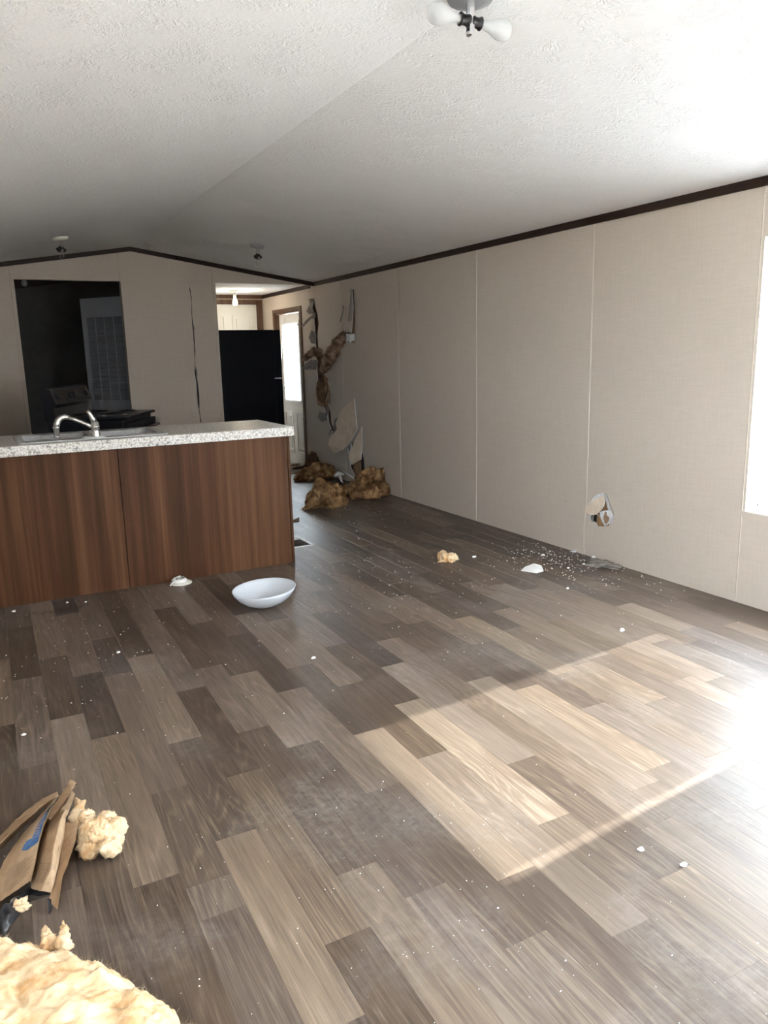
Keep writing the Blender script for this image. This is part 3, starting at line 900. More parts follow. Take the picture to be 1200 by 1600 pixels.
fy = 4.715
F0 = Vector((.603, fy, CT + .007))
fau = thing('faucet', tuple(F0), 'chrome single lever faucet with its spout swung over the sink', 'faucet')
build('escutcheon', MB().lathe([(0, .008), (.04, .009), (.062, .006), (.068, 0)], 32, tuple(F0 - Vector((.015, 0, 0)))), 'white', fau)
build('body', MB().lathe([(.026, 0), (.026, .02), (.0235, .028), (.0235, .058), (.0255, .06), (.0255, .066), (.0235, .068), (.022, .085), (.012, .095), (0, .096)], 28, tuple(F0)), 'chrome', fau)
lev = [Vector((.600, fy, .995)), Vector((.592, fy - .004, 1.02)), Vector((.578, fy - .010, 1.05)), Vector((.566, fy - .014, 1.068))]
build('lever', MB().tube(lev, [.019, .017, .0125, .009], 16), 'satin', fau)
sp = [Vector((.592, fy, .968)), Vector((.555, fy + .004, .990)), Vector((.50, fy + .006, 1.018)), Vector((.46, fy + .006, 1.034))]
build('spout', MB().tube(sp, [.011, .011, .0115, .012], 16), 'satin', fau)
el = [Vector((.468, fy + .006, 1.032)), Vector((.447, fy + .006, 1.038)), Vector((.425, fy + .006, 1.034)), Vector((.408, fy + .005, 1.020)), Vector((.399, fy + .004, 1.0)), Vector((.396, fy + .003, .983))]
build('elbow', MB().tube(el, [.0135, .016, .0175, .018, .018, .0175], 18), 'satin', fau)
build('nozzle', MB().lathe([(0, .064), (.0195, .064), (.0195, .058), (.0165, .055), (.0165, .014), (.014, .009), (.0185, 0), (.015, -.002), (0, -.002)], 24, (.394, fy + .003, .920)), 'chrome', fau)

# ================================================================== STOVE
st_o = Vector((.47, 6.5, 0)); sb = Vector((.36, .70, 0)).normalized(); sfv = Vector((sb.y, -sb.x, 0))   # along the back, towards the front
SW, SD = .76, .64
stove = link('electric_range', None, None, tuple(st_o)); tag(stove, 'black electric coil range pulled out behind the counter', 'stove')
stove.rotation_euler = (0, 0, math.atan2(sb.y, sb.x) - math.pi / 2)
# local frame of the range: +x front, +y along the back
ORG[stove.name] = (0, 0, 0)


def sp_part(name, mb, m, parent=None):
    o = build(name, mb, m, parent or stove, (0, 0, 0)); return o


sp_part('body', MB().rbox(.02, SD - .04, 0, SW, .03, .893, .006, 1), 'black')
sp_part('cooktop', MB().rbox(.0, SD, -.004, SW + .004, .893, .915, .008, 2), 'black')
bgm = MB().add([(0, y, z) if x == 0 else (x, y, z) for y in (-.004, SW + .004) for x, z in ((0, .90), (.085, .90), (.075, .99), (.10, 1.02), (.06, 1.14), (.03, 1.155), (0, 1.15))],
               [tuple(range(7)), tuple(reversed(range(7, 14)))] + [(i, (i + 1) % 7, 7 + (i + 1) % 7, 7 + i) for i in range(7)])
bgo = sp_part('backguard', bgm, 'black')


def bgf(u, v, d):   # control face, leaning back
    a, b = Vector((.10, 0, 1.02)), Vector((.06, 0, 1.14)); p = a + (b - a) * v; n = Vector((.12, 0, .04)).normalized() * (-d)
    return (p.x + n.x, u, p.z + n.z)


build('control_face', MB().poly([rect(.05, .71, .05, .95)], bgf, -.002), 'panelgrey', bgo, (0, 0, 0))
for u0, u1 in ((.10, .27), (.44, .61)):
    build('display', MB().poly([rect(u0, u1, .3, .8)], lambda u, v, d: bgf(u, v, d - .0025), -.001), 'display', bgo, (0, 0, 0))
for u in (.06, .33, .385, .665):
    c = Vector(bgf(u, .45, -.002)); build('knob', MB().lathe([(.02, 0), (.019, .016), (.012, .02), (0, .02)], 16, c, (.95, 0, .32)), 'blackpl', bgo, (0, 0, 0))
for x, y, r in ((.22, .19, .075), (.22, .57, .095), (.46, .19, .095), (.46, .57, .075)):
    pan = sp_part('drip_pan', MB().lathe([(r + .018, .918), (r + .015, .921), (r, .916), (.02, .9155), (0, .9155)], 28, (x, y, 0)), 'chrome')
    path = []
    for i in range(90):
        a = i * .28; path.append((x + (r * .18 + r * .8 * i / 90) * math.cos(a), y + (r * .18 + r * .8 * i / 90) * math.sin(a), .925))
    build('coil', MB().tube(path, .0045, 6), 'blackpl', pan, (0, 0, 0))
od = sp_part('oven_door', MB().rbox(SD - .038, SD + .004, .012, SW - .012, .23, .86, .008, 2), 'black')
build('oven_window', MB().box(SD + .0035, SD + .006, .15, SW - .15, .42, .70), 'display', od, (0, 0, 0))
build('oven_handle', MB().tube([(SD, .08, .80), (SD + .045, .08, .80), (SD + .045, SW - .08, .80), (SD, SW - .08, .80)], .011, 10), 'blackpl', od, (0, 0, 0))
sp_part('storage_drawer', MB().rbox(SD - .038, SD + .002, .012, SW - .012, .05, .22, .006, 1), 'black')
for x, y in ((.06, .05), (.06, .71), (.55, .05), (.55, .71)):
    sp_part('leveling_foot', MB().lathe([(0, 0), (.018, 0), (.018, .01), (.008, .012), (.008, .032)], 12, (x, y, 0)), 'blackpl')

# ================================================================== REFRIGERATOR
fr = thing('refrigerator', (2.76, 8.68, 0), 'black top freezer refrigerator in the entry hall opening', 'refrigerator')
FX0, FX1, FY0, FY1, FZ = 2.415, 3.025, 8.30, 9.02, 1.633
build('cabinet', MB().rbox(FX0, FX1, FY0, FY1, .03, FZ, .006, 2), 'fridge', fr)
build('gasket', MB().box(FX1, FX1 + .008, FY0 + .012, FY1 - .012, .09, FZ - .01), 'blackpl', fr)
fz = build('freezer_door', MB().rbox(FX1 + .008, FX1 + .085, FY0, FY1, 1.108, FZ, .010, 3), 'fridge', fr)
fd_ = build('fridge_door', MB().rbox(FX1 + .008, FX1 + .085, FY0, FY1, .09, 1.094, .010, 3), 'fridge', fr)
build('handle', MB().tube([(FX1 + .085, FY1 - .06, 1.16), (FX1 + .125, FY1 - .06, 1.17), (FX1 + .125, FY1 - .06, 1.40), (FX1 + .085, FY1 - .06, 1.41)], .011, 8), 'blackpl', fz, ORG[fr.name])
build('handle', MB().tube([(FX1 + .085, FY1 - .06, 1.04), (FX1 + .125, FY1 - .06, 1.03), (FX1 + .125, FY1 - .06, .62), (FX1 + .085, FY1 - .06, .61)], .011, 8), 'blackpl', fd_, ORG[fr.name])
build('hinge_plate', MB().box(FX1 - .01, FX1 + .07, FY0 - .003, FY0 + .05, 1.0955, 1.1065), 'vinyl', fr)
build('base_grille', MB().box(FX1 - .02, FX1 + .03, FY0 + .02, FY1 - .02, .02, .085), 'blackpl', fr)
for x in (FX0 + .06, FX1 - .06):
    for y in (FY0 + .06, FY1 - .06):
        build('foot', MB().lathe([(0, 0), (.02, 0), (.02, .012), (.01, .032)], 12, (x, y, 0)), 'blackpl', fr)

# ================================================================== CEILING LIGHTS
def bulb_prof():
    return [(0, 0), (.013, 0), (.0135, .022), (.015, .028), (.018, .04), (.0255, .058), (.0305, .072), (.0318, .084), (.0295, .098), (.022, .109), (.011, .1145), (0, .116)]


def ceiling_light(x, y, label, bulbs, canopy_mat, r=.065, twist=0.0, drop=.07):
    zc = ceil_z(x)
    t = thing('ceiling_light', (x, y, zc), label, 'ceiling light', 'bare ceiling light fixtures')
    nrm = Vector((SL * (1 if x > XM else -1), 0, 1)).normalized() if abs(x - XM) > .05 else Vector((0, 0, 1))
    c = Vector((x, y, zc)) + nrm * .002
    build('canopy', MB().lathe([(0, .001), (r * .97, .001), (r, .004), (r * .98, .012), (r * .9, .022), (r * .55, .026), (0, .027)], 36, c, tuple(-nrm)), canopy_mat, t)
    ca, sa = math.cos(twist), math.sin(twist)
    ax = Vector((ca, sa, 0)); ay = Vector((-sa, ca, 0))
    c0 = c - Vector((0, 0, .024))
    for s in (-1, 1):   # the flat U strap
        mb = MB(); a = c0 + ay * .012 * s
        q = [(-.008, -.001), (.008, -.001), (.008, .001), (-.008, .001)]
        vs = [a + ax * u + ay * v + Vector((0, 0, zz)) for zz in (0, -drop) for u, v in q]
        mb.add(vs, [(0, 1, 5, 4), (1, 2, 6, 5), (2, 3, 7, 6), (3, 0, 4, 7), (0, 3, 2, 1), (4, 5, 6, 7)])
        build('strap', mb, 'chrome', t)
    build('strap_foot', MB().tube([c0 + ay * -.013 - Vector((0, 0, drop)), c0 + ay * .013 - Vector((0, 0, drop))], .009, 10), 'chrome', t)
    for s, tilt in bulbs['sockets']:
        d = (ax * s + Vector((0, 0, tilt))).normalized(); b0 = c0 - Vector((0, 0, drop * .62)) + d * .003
        build('socket', MB().lathe([(0, 0), (.017, 0), (.0185, .004), (.0165, .010), (.0150, .018), (.0165, .026), (.0200, .031), (.0200, .034), (.012, .034), (.012, .026), (0, .026)], 22, b0, tuple(d)), 'blackpl', t)
        if bulbs['lit']:
            build('bulb', MB().lathe(bulb_prof(), 28, b0 + d * .026, tuple(d)), 'bulb', t)
    return t


ceiling_light(1.503, 2.20, 'two bulb ceiling light with chrome strap near the top of the picture', dict(lit=True, sockets=[(-1, .06), (1, -.10)]), 'greymetal', .075, -.10, .085)


def stub_light(px, py, right, label, canopy_mat):
    d = ray(px, py); b = -SL if right else SL; a = ZW - b * (XR if right else XL)
    t = (a - H) / (d[2] - b * d[0]); x, y = d[0] * t, d[1] * t
    o = ceiling_light(x, y, label, dict(lit=False, sockets=[(-1, -.7), (1, -.7)]), canopy_mat, .062, .5, .09)
    c = Vector((x, y, ceil_z(x)))
    build('pull_chain', MB().tube([c + Vector((.012, 0, -.11)), c + Vector((.012, -.01, -.15)), c + Vector((-.01, -.01, -.165)), c + Vector((-.02, 0, -.13))], .0025, 6), 'chrome', o)


stub_light(94, 371, False, 'bulbless ceiling light left of the ridge near the far wall', 'cream')
stub_light(402, 384, True, 'bulbless ceiling light right of the ridge near the far wall', 'greymetal')
# hall light with one bulb hanging down
hx, hy = 2.895, 9.20
hz = 2.123
hl = thing('ceiling_light', (hx, hy, hz), 'white ceiling light with one hanging bulb in the entry hall', 'ceiling light', 'bare ceiling light fixtures')
build('canopy', MB().lathe([(0, .001), (.062, .001), (.064, .006), (.058, .02), (.03, .027), (0, .028)], 32, (hx, hy, hz - .0005), (0, 0, -1)), 'white', hl)
build('socket', MB().lathe([(.017, .02), (.018, .05), (.021, .055), (.021, .06), (0, .06)], 20, (hx, hy, hz - .004), (0, 0, -1)), 'white', hl)
build('bulb', MB().lathe(bulb_prof(), 28, (hx, hy, hz - .058), (0, 0, -1)), 'bulblit', hl)
hb = bpy.data.lights.new('hall_bulb', 'POINT'); hb.energy = 1.8; hb.color = (1.0, 0.86, 0.66); hb.shadow_soft_size = 0.035
ho = bpy.data.objects.new('hall_bulb', hb); C.objects.link(ho); ho.location = (hx, hy, hz - .225)
dx_, dy_ = .63, 9.45
dl = thing('ceiling_light', (dx_, dy_, ceil_z(dx_)), 'dim white ceiling light in the dark room', 'ceiling light', 'bare ceiling light fixtures')
build('canopy', MB().lathe([(0, .001), (.062, .001), (.064, .006), (.058, .02), (.03, .027), (0, .028)], 32, (dx_, dy_, ceil_z(dx_) - .008), (0, 0, -1)), 'white', dl)
build('bulb', MB().lathe(bulb_prof(), 24, (dx_, dy_, ceil_z(dx_) - .03), (0, 0, -1)), 'bulb', dl)

# ================================================================== WALL DAMAGE (flaps, wool, box)
def bent(loop, offs, thick=.008, fn=c3):
    """torn piece of wall panel: outline from the wall plane, each corner standing off the wall by its own amount"""
    tris = tessellate_polygon([[Vector((*fn(*p), 0)) for p in loop]]); n = len(loop); mb = MB()
    yz = [fn(*p) for p in loop]
    vs = [(XR - o, y, z) for (y, z), o in zip(yz, offs)] + [(XR - o + thick, y + .001, z) for (y, z), o in zip(yz, offs)]
    mb.add(vs, [tuple(t) for t in tris], 0)
    mb.f += [tuple(n + i for i in reversed(t)) for t in tris]; mb.m += [1] * len(tris); mb.sm += [False] * len(tris)
    for i in range(n):
        j = (i + 1) % n; mb.f.append((i, j, n + j, n + i)); mb.m.append(1); mb.sm.append(False)
    return mb


def wflap(loop, offs, mats, thick=.008, fn=c3):
    S('torn_flap', bent(loop, offs, thick, fn), mats, wall_r)


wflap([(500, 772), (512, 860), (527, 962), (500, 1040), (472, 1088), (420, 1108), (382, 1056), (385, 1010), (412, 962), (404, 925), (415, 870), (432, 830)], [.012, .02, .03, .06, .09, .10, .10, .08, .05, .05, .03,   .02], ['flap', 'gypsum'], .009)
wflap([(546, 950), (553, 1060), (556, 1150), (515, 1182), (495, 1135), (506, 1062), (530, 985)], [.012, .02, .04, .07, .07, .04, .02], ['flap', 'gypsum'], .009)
wflap([(478, 1048), (492, 1052), (500, 1100), (494, 1140), (484, 1120)], [.02, .03, .05, .06, .04], ['gypsum', 'gypsum'], .01)
wflap([(395, 890), (412, 915), (408, 965), (385, 990), (378, 960), (380, 905)], [.02, .03, .05, .05, .03, .02], ['papergrey', 'paperbrown'])
wflap([(215, 150), (240, 145), (246, 165), (240, 200), (250, 240), (235, 245), (220, 225), (232, 180)], [.01, .02, .03, .03, .03, .05, .05, .03], ['papergrey', 'papergrey'], .004)
wflap([(255, 230), (262, 265), (240, 275), (212, 322), (193, 325), (220, 285)], [.01, .02, .04, .07, .08, .06], ['papergrey', 'papergrey'], .004)
wflap([(240, 345), (262, 360), (262, 430), (240, 425), (234, 390)], [.03, .012, .012, .03, .05], ['papergrey', 'papergrey'], .004)
wflap([(245, 525), (272, 530), (268, 590), (230, 590), (212, 580), (228, 548)], [.04, .015, .02, .07, .09, .07], ['papergrey', 'gypsum'], .005)
wflap([(330, 655), (350, 680), (380, 745), (375, 765), (345, 760), (325, 790), (335, 720)], [.01, .03, .05, .06, .05, .02, .01], ['paperbrown', 'gypsum'], .006)
wflap([(375, 762), (384, 800), (340, 803), (330, 785), (350, 765)], [.05, .07, .05, .02, .03], ['paperbrown', 'gypsum'], .006)
wflap([(272, 690), (318, 690), (316, 815), (300, 822), (280, 810), (265, 785)], [-.008, -.006, .02, .025, .025, .012], ['paperbrown', 'paperbrown'], .004)
wflap([(292, 850), (330, 868), (335, 905), (315, 915), (295, 885)], [.03, .012, .02, .05, .06], ['papergrey', 'gypsum'], .005)
wflap([(325, 820), (350, 840), (345, 880), (325, 865)], [.01, .03, .04, .02], ['papergrey', 'gypsum'], .005)
wflap([(350, 970), (380, 955), (384, 968), (365, 980), (357, 1000)], [.012, .05, .06, .05, .04], ['trim', 'trim'], .004)
wflap([(476, 84), (489, 120), (490, 200), (484, 285), (468, 290), (464, 200)], [.012, .03, .045, .05, .02, .012], ['linen', 'papergrey'], .005)
wflap([(428, 188), (437, 192), (438, 240), (430, 292), (424, 285), (430, 235)], [.01, .02, .03, .04, .04, .02], ['papergrey', 'papergrey'], .005)
wflap([(436, 300), (490, 283), (493, 360), (465, 352), (450, 340)], [.012, .012, .03, .06, .05], ['linen', 'gypsum'], .007)
bx_ = [on_x(430 + x / 4, 430 + y / 4) for x, y in ((445, 415), (485, 365))]
box = thing('outlet_box', (XR, bx_[0][1], bx_[0][2]), 'white plastic box hanging in the wall tear', 'outlet box')
ya, yb = sorted((bx_[0][1], bx_[1][1])); za, zb = sorted((bx_[0][2], bx_[1][2]))
build('shell', MB().box(XR - .03, XR + .03, ya, ya + .008, za, zb).box(XR - .03, XR + .03, yb - .008, yb, za, zb).box(XR - .03, XR + .03, ya, yb, za, za + .008).box(XR - .03, XR + .03, ya, yb, zb - .008, zb).box(XR + .022, XR + .03, ya, yb, za, zb), 'white', box)
build('tab', MB().box(XR - .034, XR - .028, ya - .01, ya + .02, za - .012, za + .01), 'vinyl', box)

# the small hole beside the seam: gypsum rim, caved flap, flap with torn paper
def rim(outline, inner, fn, mats, off=.0008):
    mb = MB(); n = len(outline); a = [fn(*p) for p in outline]; b = [fn(*p) for p in inner]
    mb.add([(XR - off, y, z) for y, z in a] + [(XR + .006, y, z) for y, z in b], [(i, (i + 1) % n, n + (i + 1) % n, n + i) for i in range(n)])
    return mb


S('gypsum_rim', rim([(330, 500), (395, 410), (470, 300), (560, 262), (640, 240), (690, 285), (760, 480), (832, 690), (800, 790), (755, 845)],
                    [(365, 520), (425, 425), (510, 345), (575, 310), (635, 290), (655, 320), (690, 500), (740, 690), (735, 770), (720, 820)], c7, None), 'gypsum', wall_r)
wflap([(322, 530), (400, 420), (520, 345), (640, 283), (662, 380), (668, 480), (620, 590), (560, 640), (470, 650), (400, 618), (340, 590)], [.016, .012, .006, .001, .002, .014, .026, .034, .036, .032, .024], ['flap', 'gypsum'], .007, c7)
wflap([(590, 605), (640, 575), (700, 570), (770, 590), (822, 690), (800, 780), (745, 842), (690, 855), (640, 790), (605, 700)], [.012, .010, .004, .004, .010, .018, .022, .016, .012, .012], ['gypsum', 'gypsum'], .006, c7)
wflap([(675, 640), (690, 585), (715, 600), (720, 650), (780, 700), (785, 750), (745, 825), (700, 800), (665, 720)], [.014, .011, .009, .012, .016, .019, .024, .020, .016], ['paperbrown', 'paperbrown'], .0012, c7)
wflap([(395, 640), (415, 650), (412, 740), (400, 760)], [.008, .008, .008, .008], ['gypsum', 'gypsum'], .005, c7)
wflap([(418, 650), (462, 650), (450, 780), (420, 790)], [.003, .003, .003, .003], ['papergrey', 'papergrey'], .004, c7)
wflap([(690, 235), (715, 250), (850, 600), (838, 690), (760, 480)], [.002, .008, .010, .004, .003], ['linen', 'gypsum'], .003, c7)

# ---- wool shapes
def nz(p, sc, seed, octv=5):
    return noise.fractal(Vector((p[0] * sc + seed, p[1] * sc + seed * 1.7, p[2] * sc - seed)), 0.75, 2.1, octv)


def wool_tube(path, rad, seed, n=40, per=14, amp=.35, flat=None, squash=1.0, xmax=XR - .004):
    """lumpy tapering length of wool along a path"""
    P = [Vector(p) for p in path]; L = (len(P) - 1) * per
    pts, rr = [], []
    for i in range(L + 1):
        t = i / per; k = min(int(t), len(P) - 2); f = t - k
        a, b = P[max(k - 1, 0)], P[min(k + 2, len(P) - 1)]
        p1, p2 = P[k], P[k + 1]
        pts.append(0.5 * ((2 * p1) + (p2 - a) * f + (2 * a - 5 * p1 + 4 * p2 - b) * f * f + (3 * p1 - a - 3 * p2 + b) * f ** 3))
        e = min(1.0, math.sqrt(max(0, min(i, L - i)) / (per * .6)) + .02)
        rr.append((rad[k] * (1 - f) + rad[k + 1] * f) * e)
    mb = MB().tube(pts, rr, n, True, 0, True)
    rmean = max(rad); out = []
    for i, v in enumerate(mb.v):
        c = pts[min(i // n, L)]; d = Vector(v) - c; r = d.length
        if r < 1e-6: out.append(v); continue
        w_ = Vector((noise.noise(Vector(v) * 18), noise.noise(Vector(v) * 18 + Vector((5, 3, 1))), noise.noise(Vector(v) * 18 - Vector((2, 7, 4))))) * r * .35
        u_ = tuple(Vector(v) + w_)
        f1 = 1 + amp * (1.5 * nz(u_, .35 / rmean, seed, 3) + 1.3 * (.45 - abs(nz(u_, .9 / rmean, seed + 3, 3))) + .8 * (.4 - abs(nz(u_, 2.4 / rmean, seed + 5, 3))) + .35 * nz(u_, 7.0 / rmean, seed + 9, 2))
        q = c + d * max(.12, f1) + w_ * .6; q.z = c.z + (q.z - c.z) * squash
        if flat is not None and q.z < flat: q.z = flat + .0005
        if flat is not None and q.x > xmax: q.x = xmax
        out.append(tuple(q))
    mb.v = out
    return mb


def fibres(mb_src, count, seed, lmin, lmax, w=.0004, zmin=None, lay=1.0):
    r = random.Random(seed); mb = MB(); vs = mb_src.v; fs = mb_src.f
    for _ in range(count):
        f = r.choice(fs); a, b, c = (Vector(vs[f[i]]) for i in (0, 1, 2))
        nn = (b - a).cross(c - a)
        if nn.length < 1e-12: continue
        nn.normalize()
        if zmin is not None and a.z < zmin: continue
        d = (nn * r.uniform(-.1, .9) * lay + Vector((r.gauss(0, .7), r.gauss(0, .7), r.gauss(.1, .45)))).normalized()
        s = Vector((r.gauss(0, 1), r.gauss(0, 1), r.gauss(0, 1))).cross(d).normalized() * w
        L = r.uniform(lmin, lmax); bend = Vector((r.gauss(0, .5), r.gauss(0, .5), r.gauss(-.1, .4))) * L
        p0, p1, p2 = a, a + d * L * .5 + bend * .15, a + d * L + bend * .6
        mb.add([p0 - s, p0 + s, p1 + s * .7, p1 - s * .7, p2], [(0, 1, 2, 3), (3, 2, 4)])
    return mb


def wool(name, mb, mats, org, label, seed, count=500, l=(.012, .05), fib=None, parent=None, cat='insulation', group=None):
    if parent is None:
        t = thing(name, org, label, cat, group)
    else:
        t = parent
    # outward faces
    build('wool_body', mb, mats, t)
    f = build('loose_fibres', fibres(mb, count, seed, *l, zmin=None, w=.0002 if l[1] < .02 else .0004), fib or mats, t, recalc=False)
    f['kind'] = 'stuff'
    return t


# hanging out of the wall tear
def w3(x, y, off):
    return on_x(430 + x / 4, 430 + y / 4, XR - off)


wool('hanging_insulation', wool_tube([w3(440, 340, .03), w3(405, 405, .07), w3(360, 480, .10), w3(318, 560, .10), w3(292, 612, .06)], [.02, .045, .055, .05, .02], 3, 40, 16, .30), 'woolt',
     w3(360, 480, .05), 'long tan insulation strip hanging from the wall tear', 5, 1800, (.012, .06))
wool('hanging_insulation', wool_tube([w3(280, 500, .01), w3(250, 478, .08), w3(215, 498, .13), w3(170, 535, .17)], [.04, .045, .035, .018], 8, 36, 14, .5), 'woolt',
     w3(240, 490, .05), 'short insulation tuft poking left from the wall tear', 6, 1100, (.012, .07))
wool('hanging_insulation', wool_tube([w3(285, 640, -.01), w3(288, 700, .015), w3(295, 760, .03), w3(300, 800, .025)], [.02, .05, .05, .03], 12, 20, 10, .3), 'cavity',
     w3(290, 720, .03), 'dark brown insulation bulging from the middle of the wall tear', 7, 700, (.01, .05))

# on the floor by the tear
def fl(x, y, z=0.0):       # magnified study of the floor below the tear
    return on_z(460 + x / 6.667, 690 + y / 6.667, z)


def up(p, dz):
    return (p[0], p[1], p[2] + dz)


a, b, c_ = fl(130, 715), fl(300, 690), fl(470, 690)
wool('insulation_clump', wool_tube([up(a, .01), up(fl(220, 690), .05), up(fl(330, 680), .085), up(fl(430, 670), .06), up(fl(485, 690), .02)], [.02, .07, .10, .075, .03], 21, 48, 16, .55, 0.0), 'woold',
     (b[0], b[1], 0), 'golden brown insulation clump nearest the island by the wall tear', 9, 2600, (.015, .06))
p0 = fl(700, 600)
t = wool('insulation_clump', wool_tube([up(fl(480, 570), .02), up(fl(580, 570), .05), up(fl(680, 580), .06), up(fl(760, 590), .05), up(fl(880, 560), .06), up(fl(940, 520), .03)], [.04, .07, .08, .07, .08, .03], 31, 44, 16, .55, 0.0), 'woold',
         (p0[0], p0[1], 0), 'folded brown insulation strip lying against the right wall', 10, 2600, (.015, .06))
fw_ = wool_tube([up(fl(700, 590), .10), up(fl(735, 560), .15), up(fl(795, 545), .20), up(fl(865, 535), .17), up(fl(930, 530), .12)], [.05, .055, .04, .05, .03], 37, 36, 14, .5, 0.0)
build('folded_wool', fw_, 'woold', t)
build('upright_wool', wool_tube([up(fl(960, 530), .01), up(fl(945, 525), .10), up(fl(940, 525), .18), up(fl(955, 530), .25)], [.05, .06, .05, .012], 38, 36, 14, .45, 0.0), 'woold', t)
build('torn_facing', MB().sheet([[up(fl(350 + 25 * i, 540 + 6 * math.sin(i)), .01 + .03 * math.sin(i * 1.3) ** 2) for i in range(7)], [up(fl(370 + 22 * i, 500), .05 + .04 * math.sin(i * .9) ** 2) for i in range(7)], [up(fl(400 + 18 * i, 490), .10 - .02 * abs(i - 3)) for i in range(7)]]), 'blackpl', t)
p1 = fl(230, 420)
wool('insulation_clump', wool_tube([up(fl(45, 405), .01), up(fl(140, 400), .05), up(fl(240, 395), .08), up(fl(340, 390), .06), up(fl(420, 385), .02)], [.03, .08, .10, .085, .04], 41, 44, 16, .55, 0.0, .7), 'woold',
     (p1[0], p1[1], 0), 'flat brown insulation clump on the floor beside the entry door casing', 11, 2200, (.015, .07))
p2 = fl(280, 310)
wool('insulation_clump', wool_tube([up(fl(190, 330), .04), up(fl(240, 300), .10), up(fl(310, 300), .11), up(fl(380, 320), .05)], [.05, .085, .08, .04], 44, 36, 14, .55, 0.0), 'cavity',
     (p2[0], p2[1], 0), 'dark insulation clump at the wall foot behind the flat clump', 12, 1500, (.015, .07))
def ragged(t, pts, seed, m='woold'):
    r = random.Random(seed)
    for k, (x, y, z, rad, L) in enumerate(pts):
        c = Vector(up(fl(x, y), z)); d = Vector((r.uniform(-1, 1), r.uniform(-1, .4), r.uniform(-.1, .7))).normalized()
        if c.x + d.x * L > XR - .02: d.x = -abs(d.x)
        tube = wool_tube([c - d * L * .4, c, c + d * L * .5 + Vector((0, 0, -.01)), c + d * L], [rad, rad * .9, rad * .55, rad * .12], seed + k, 26, 12, .55, 0.0)
        build('wool_tuft', tube, m, t)
        f = build('loose_fibres', fibres(tube, 350, seed + k, .01, .045), m, t, recalc=False); f['kind'] = 'stuff'


cl = [o for o in C.objects if o.name.startswith('insulation_clump')]
ragged(cl[0], [(200, 690, .05, .045, .15), (290, 660, .12, .05, .13), (420, 670, .07, .05, .13), (350, 700, .06, .045, .12), (300, 620, .13, .035, .10)], 71)
ragged(cl[1], [(520, 570, .05, .045, .15), (620, 575, .07, .05, .14), (720, 600, .07, .05, .14), (700, 560, .14, .04, .13), (850, 560, .08, .05, .14), (640, 600, .04, .05, .12)], 75)
ragged(cl[2], [(90, 400, .04, .05, .18), (200, 390, .08, .05, .16), (320, 385, .08, .05, .16), (260, 410, .05, .05, .15)], 79)
# sticks and splinters there
build('broken_strip', MB().tube([(3.450, 7.692, .138), (3.415, 7.32, .10), (3.378, 6.941, .068)], .009, 8), 'vinyl', None, (3.415, 7.32, .068), label='thin white strip leaning among the insulation at the wall foot', cat='strip')
build('bracket_piece', MB().tube([(3.318, 7.23, .002), (3.316, 7.25, .05), (3.312, 7.29, .10)], [.012, .013, .02], 10).tube([(3.25, 7.27, .10), (3.30, 7.285, .118), (3.36, 7.29, .105)], [.015, .024, .016], 8), 'plaster', None, (3.318, 7.23, 0), label='white bracket shaped plaster piece standing below the tear', cat='debris')
rs = random.Random(5)
SPL = ['dark splinter just inside the entry door casing', 'tan torn paper strip between the island end and the entry door', 'short dark splinter touching the entry door casing foot',
       'dark splinter farthest back below the entry door', 'brown splinter beside the island end above the floor vent', 'dark splinter in front of the tan paper strip by the entry door']
for i, (x, y, L, a_) in enumerate([(60, 275, .22, .2), (30, 330, .25, -.3), (90, 262, .16, .6), (20, 245, .18, 0), (15, 820, .07, .3), (40, 345, .12, .9)]):
    p = fl(x, y, .006); d = Vector((math.cos(a_), math.sin(a_), 0)) * L / 2
    w = Vector((-d.y, d.x, 0)).normalized() * .018
    pts = [Vector(p) - d, Vector(p) - d * .3 + w, Vector(p) + d * .5 + w * .7, Vector(p) + d, Vector(p) + d * .2 - w * .8, Vector(p) - d * .5 - w * .5]
    mb = MB(); mb.add([(q.x, q.y, .0005) for q in pts] + [(q.x, q.y, .008 + .02 * rs.random()) for q in pts], [tuple(range(5, -1, -1)), tuple(range(6, 12))] + [(k, (k + 1) % 6, 6 + (k + 1) % 6, 6 + k) for k in range(6)])
    build('wall_splinter', mb, 'shard' if i != 1 else 'kraft', None, (p[0], p[1], 0), label=SPL[i], cat='debris', group='torn wall splinters')

# ================================================================== FLOOR VENT
vx0, vx1, vy0, vy1 = 1.80, 2.05, 5.0, 5.235
vt = thing('floor_vent', (1.92, 5.12, 0), 'white framed brown floor vent beside the island end', 'vent')
build('frame', MB().poly([rect(vx0, vx1, vy0, vy1), rect(vx0 + .02, vx1 - .02, vy0 + .02, vy1 - .02)], zmap(.005), .005), 'white', vt)
build('well', MB().box(vx0 + .02, vx1 - .02, vy0 + .02, vy1 - .02, .0003, .001), 'ventdark', vt)
for i in range(8):
    y = vy0 + .032 + i * .0245
    build('louver', MB().add([(vx0 + .02, y - .007, .0012), (vx1 - .02, y - .007, .0012), (vx1 - .02, y + .007, .0042), (vx0 + .02, y + .007, .0042)], [(0, 1, 2, 3)]), 'ventdark', vt)

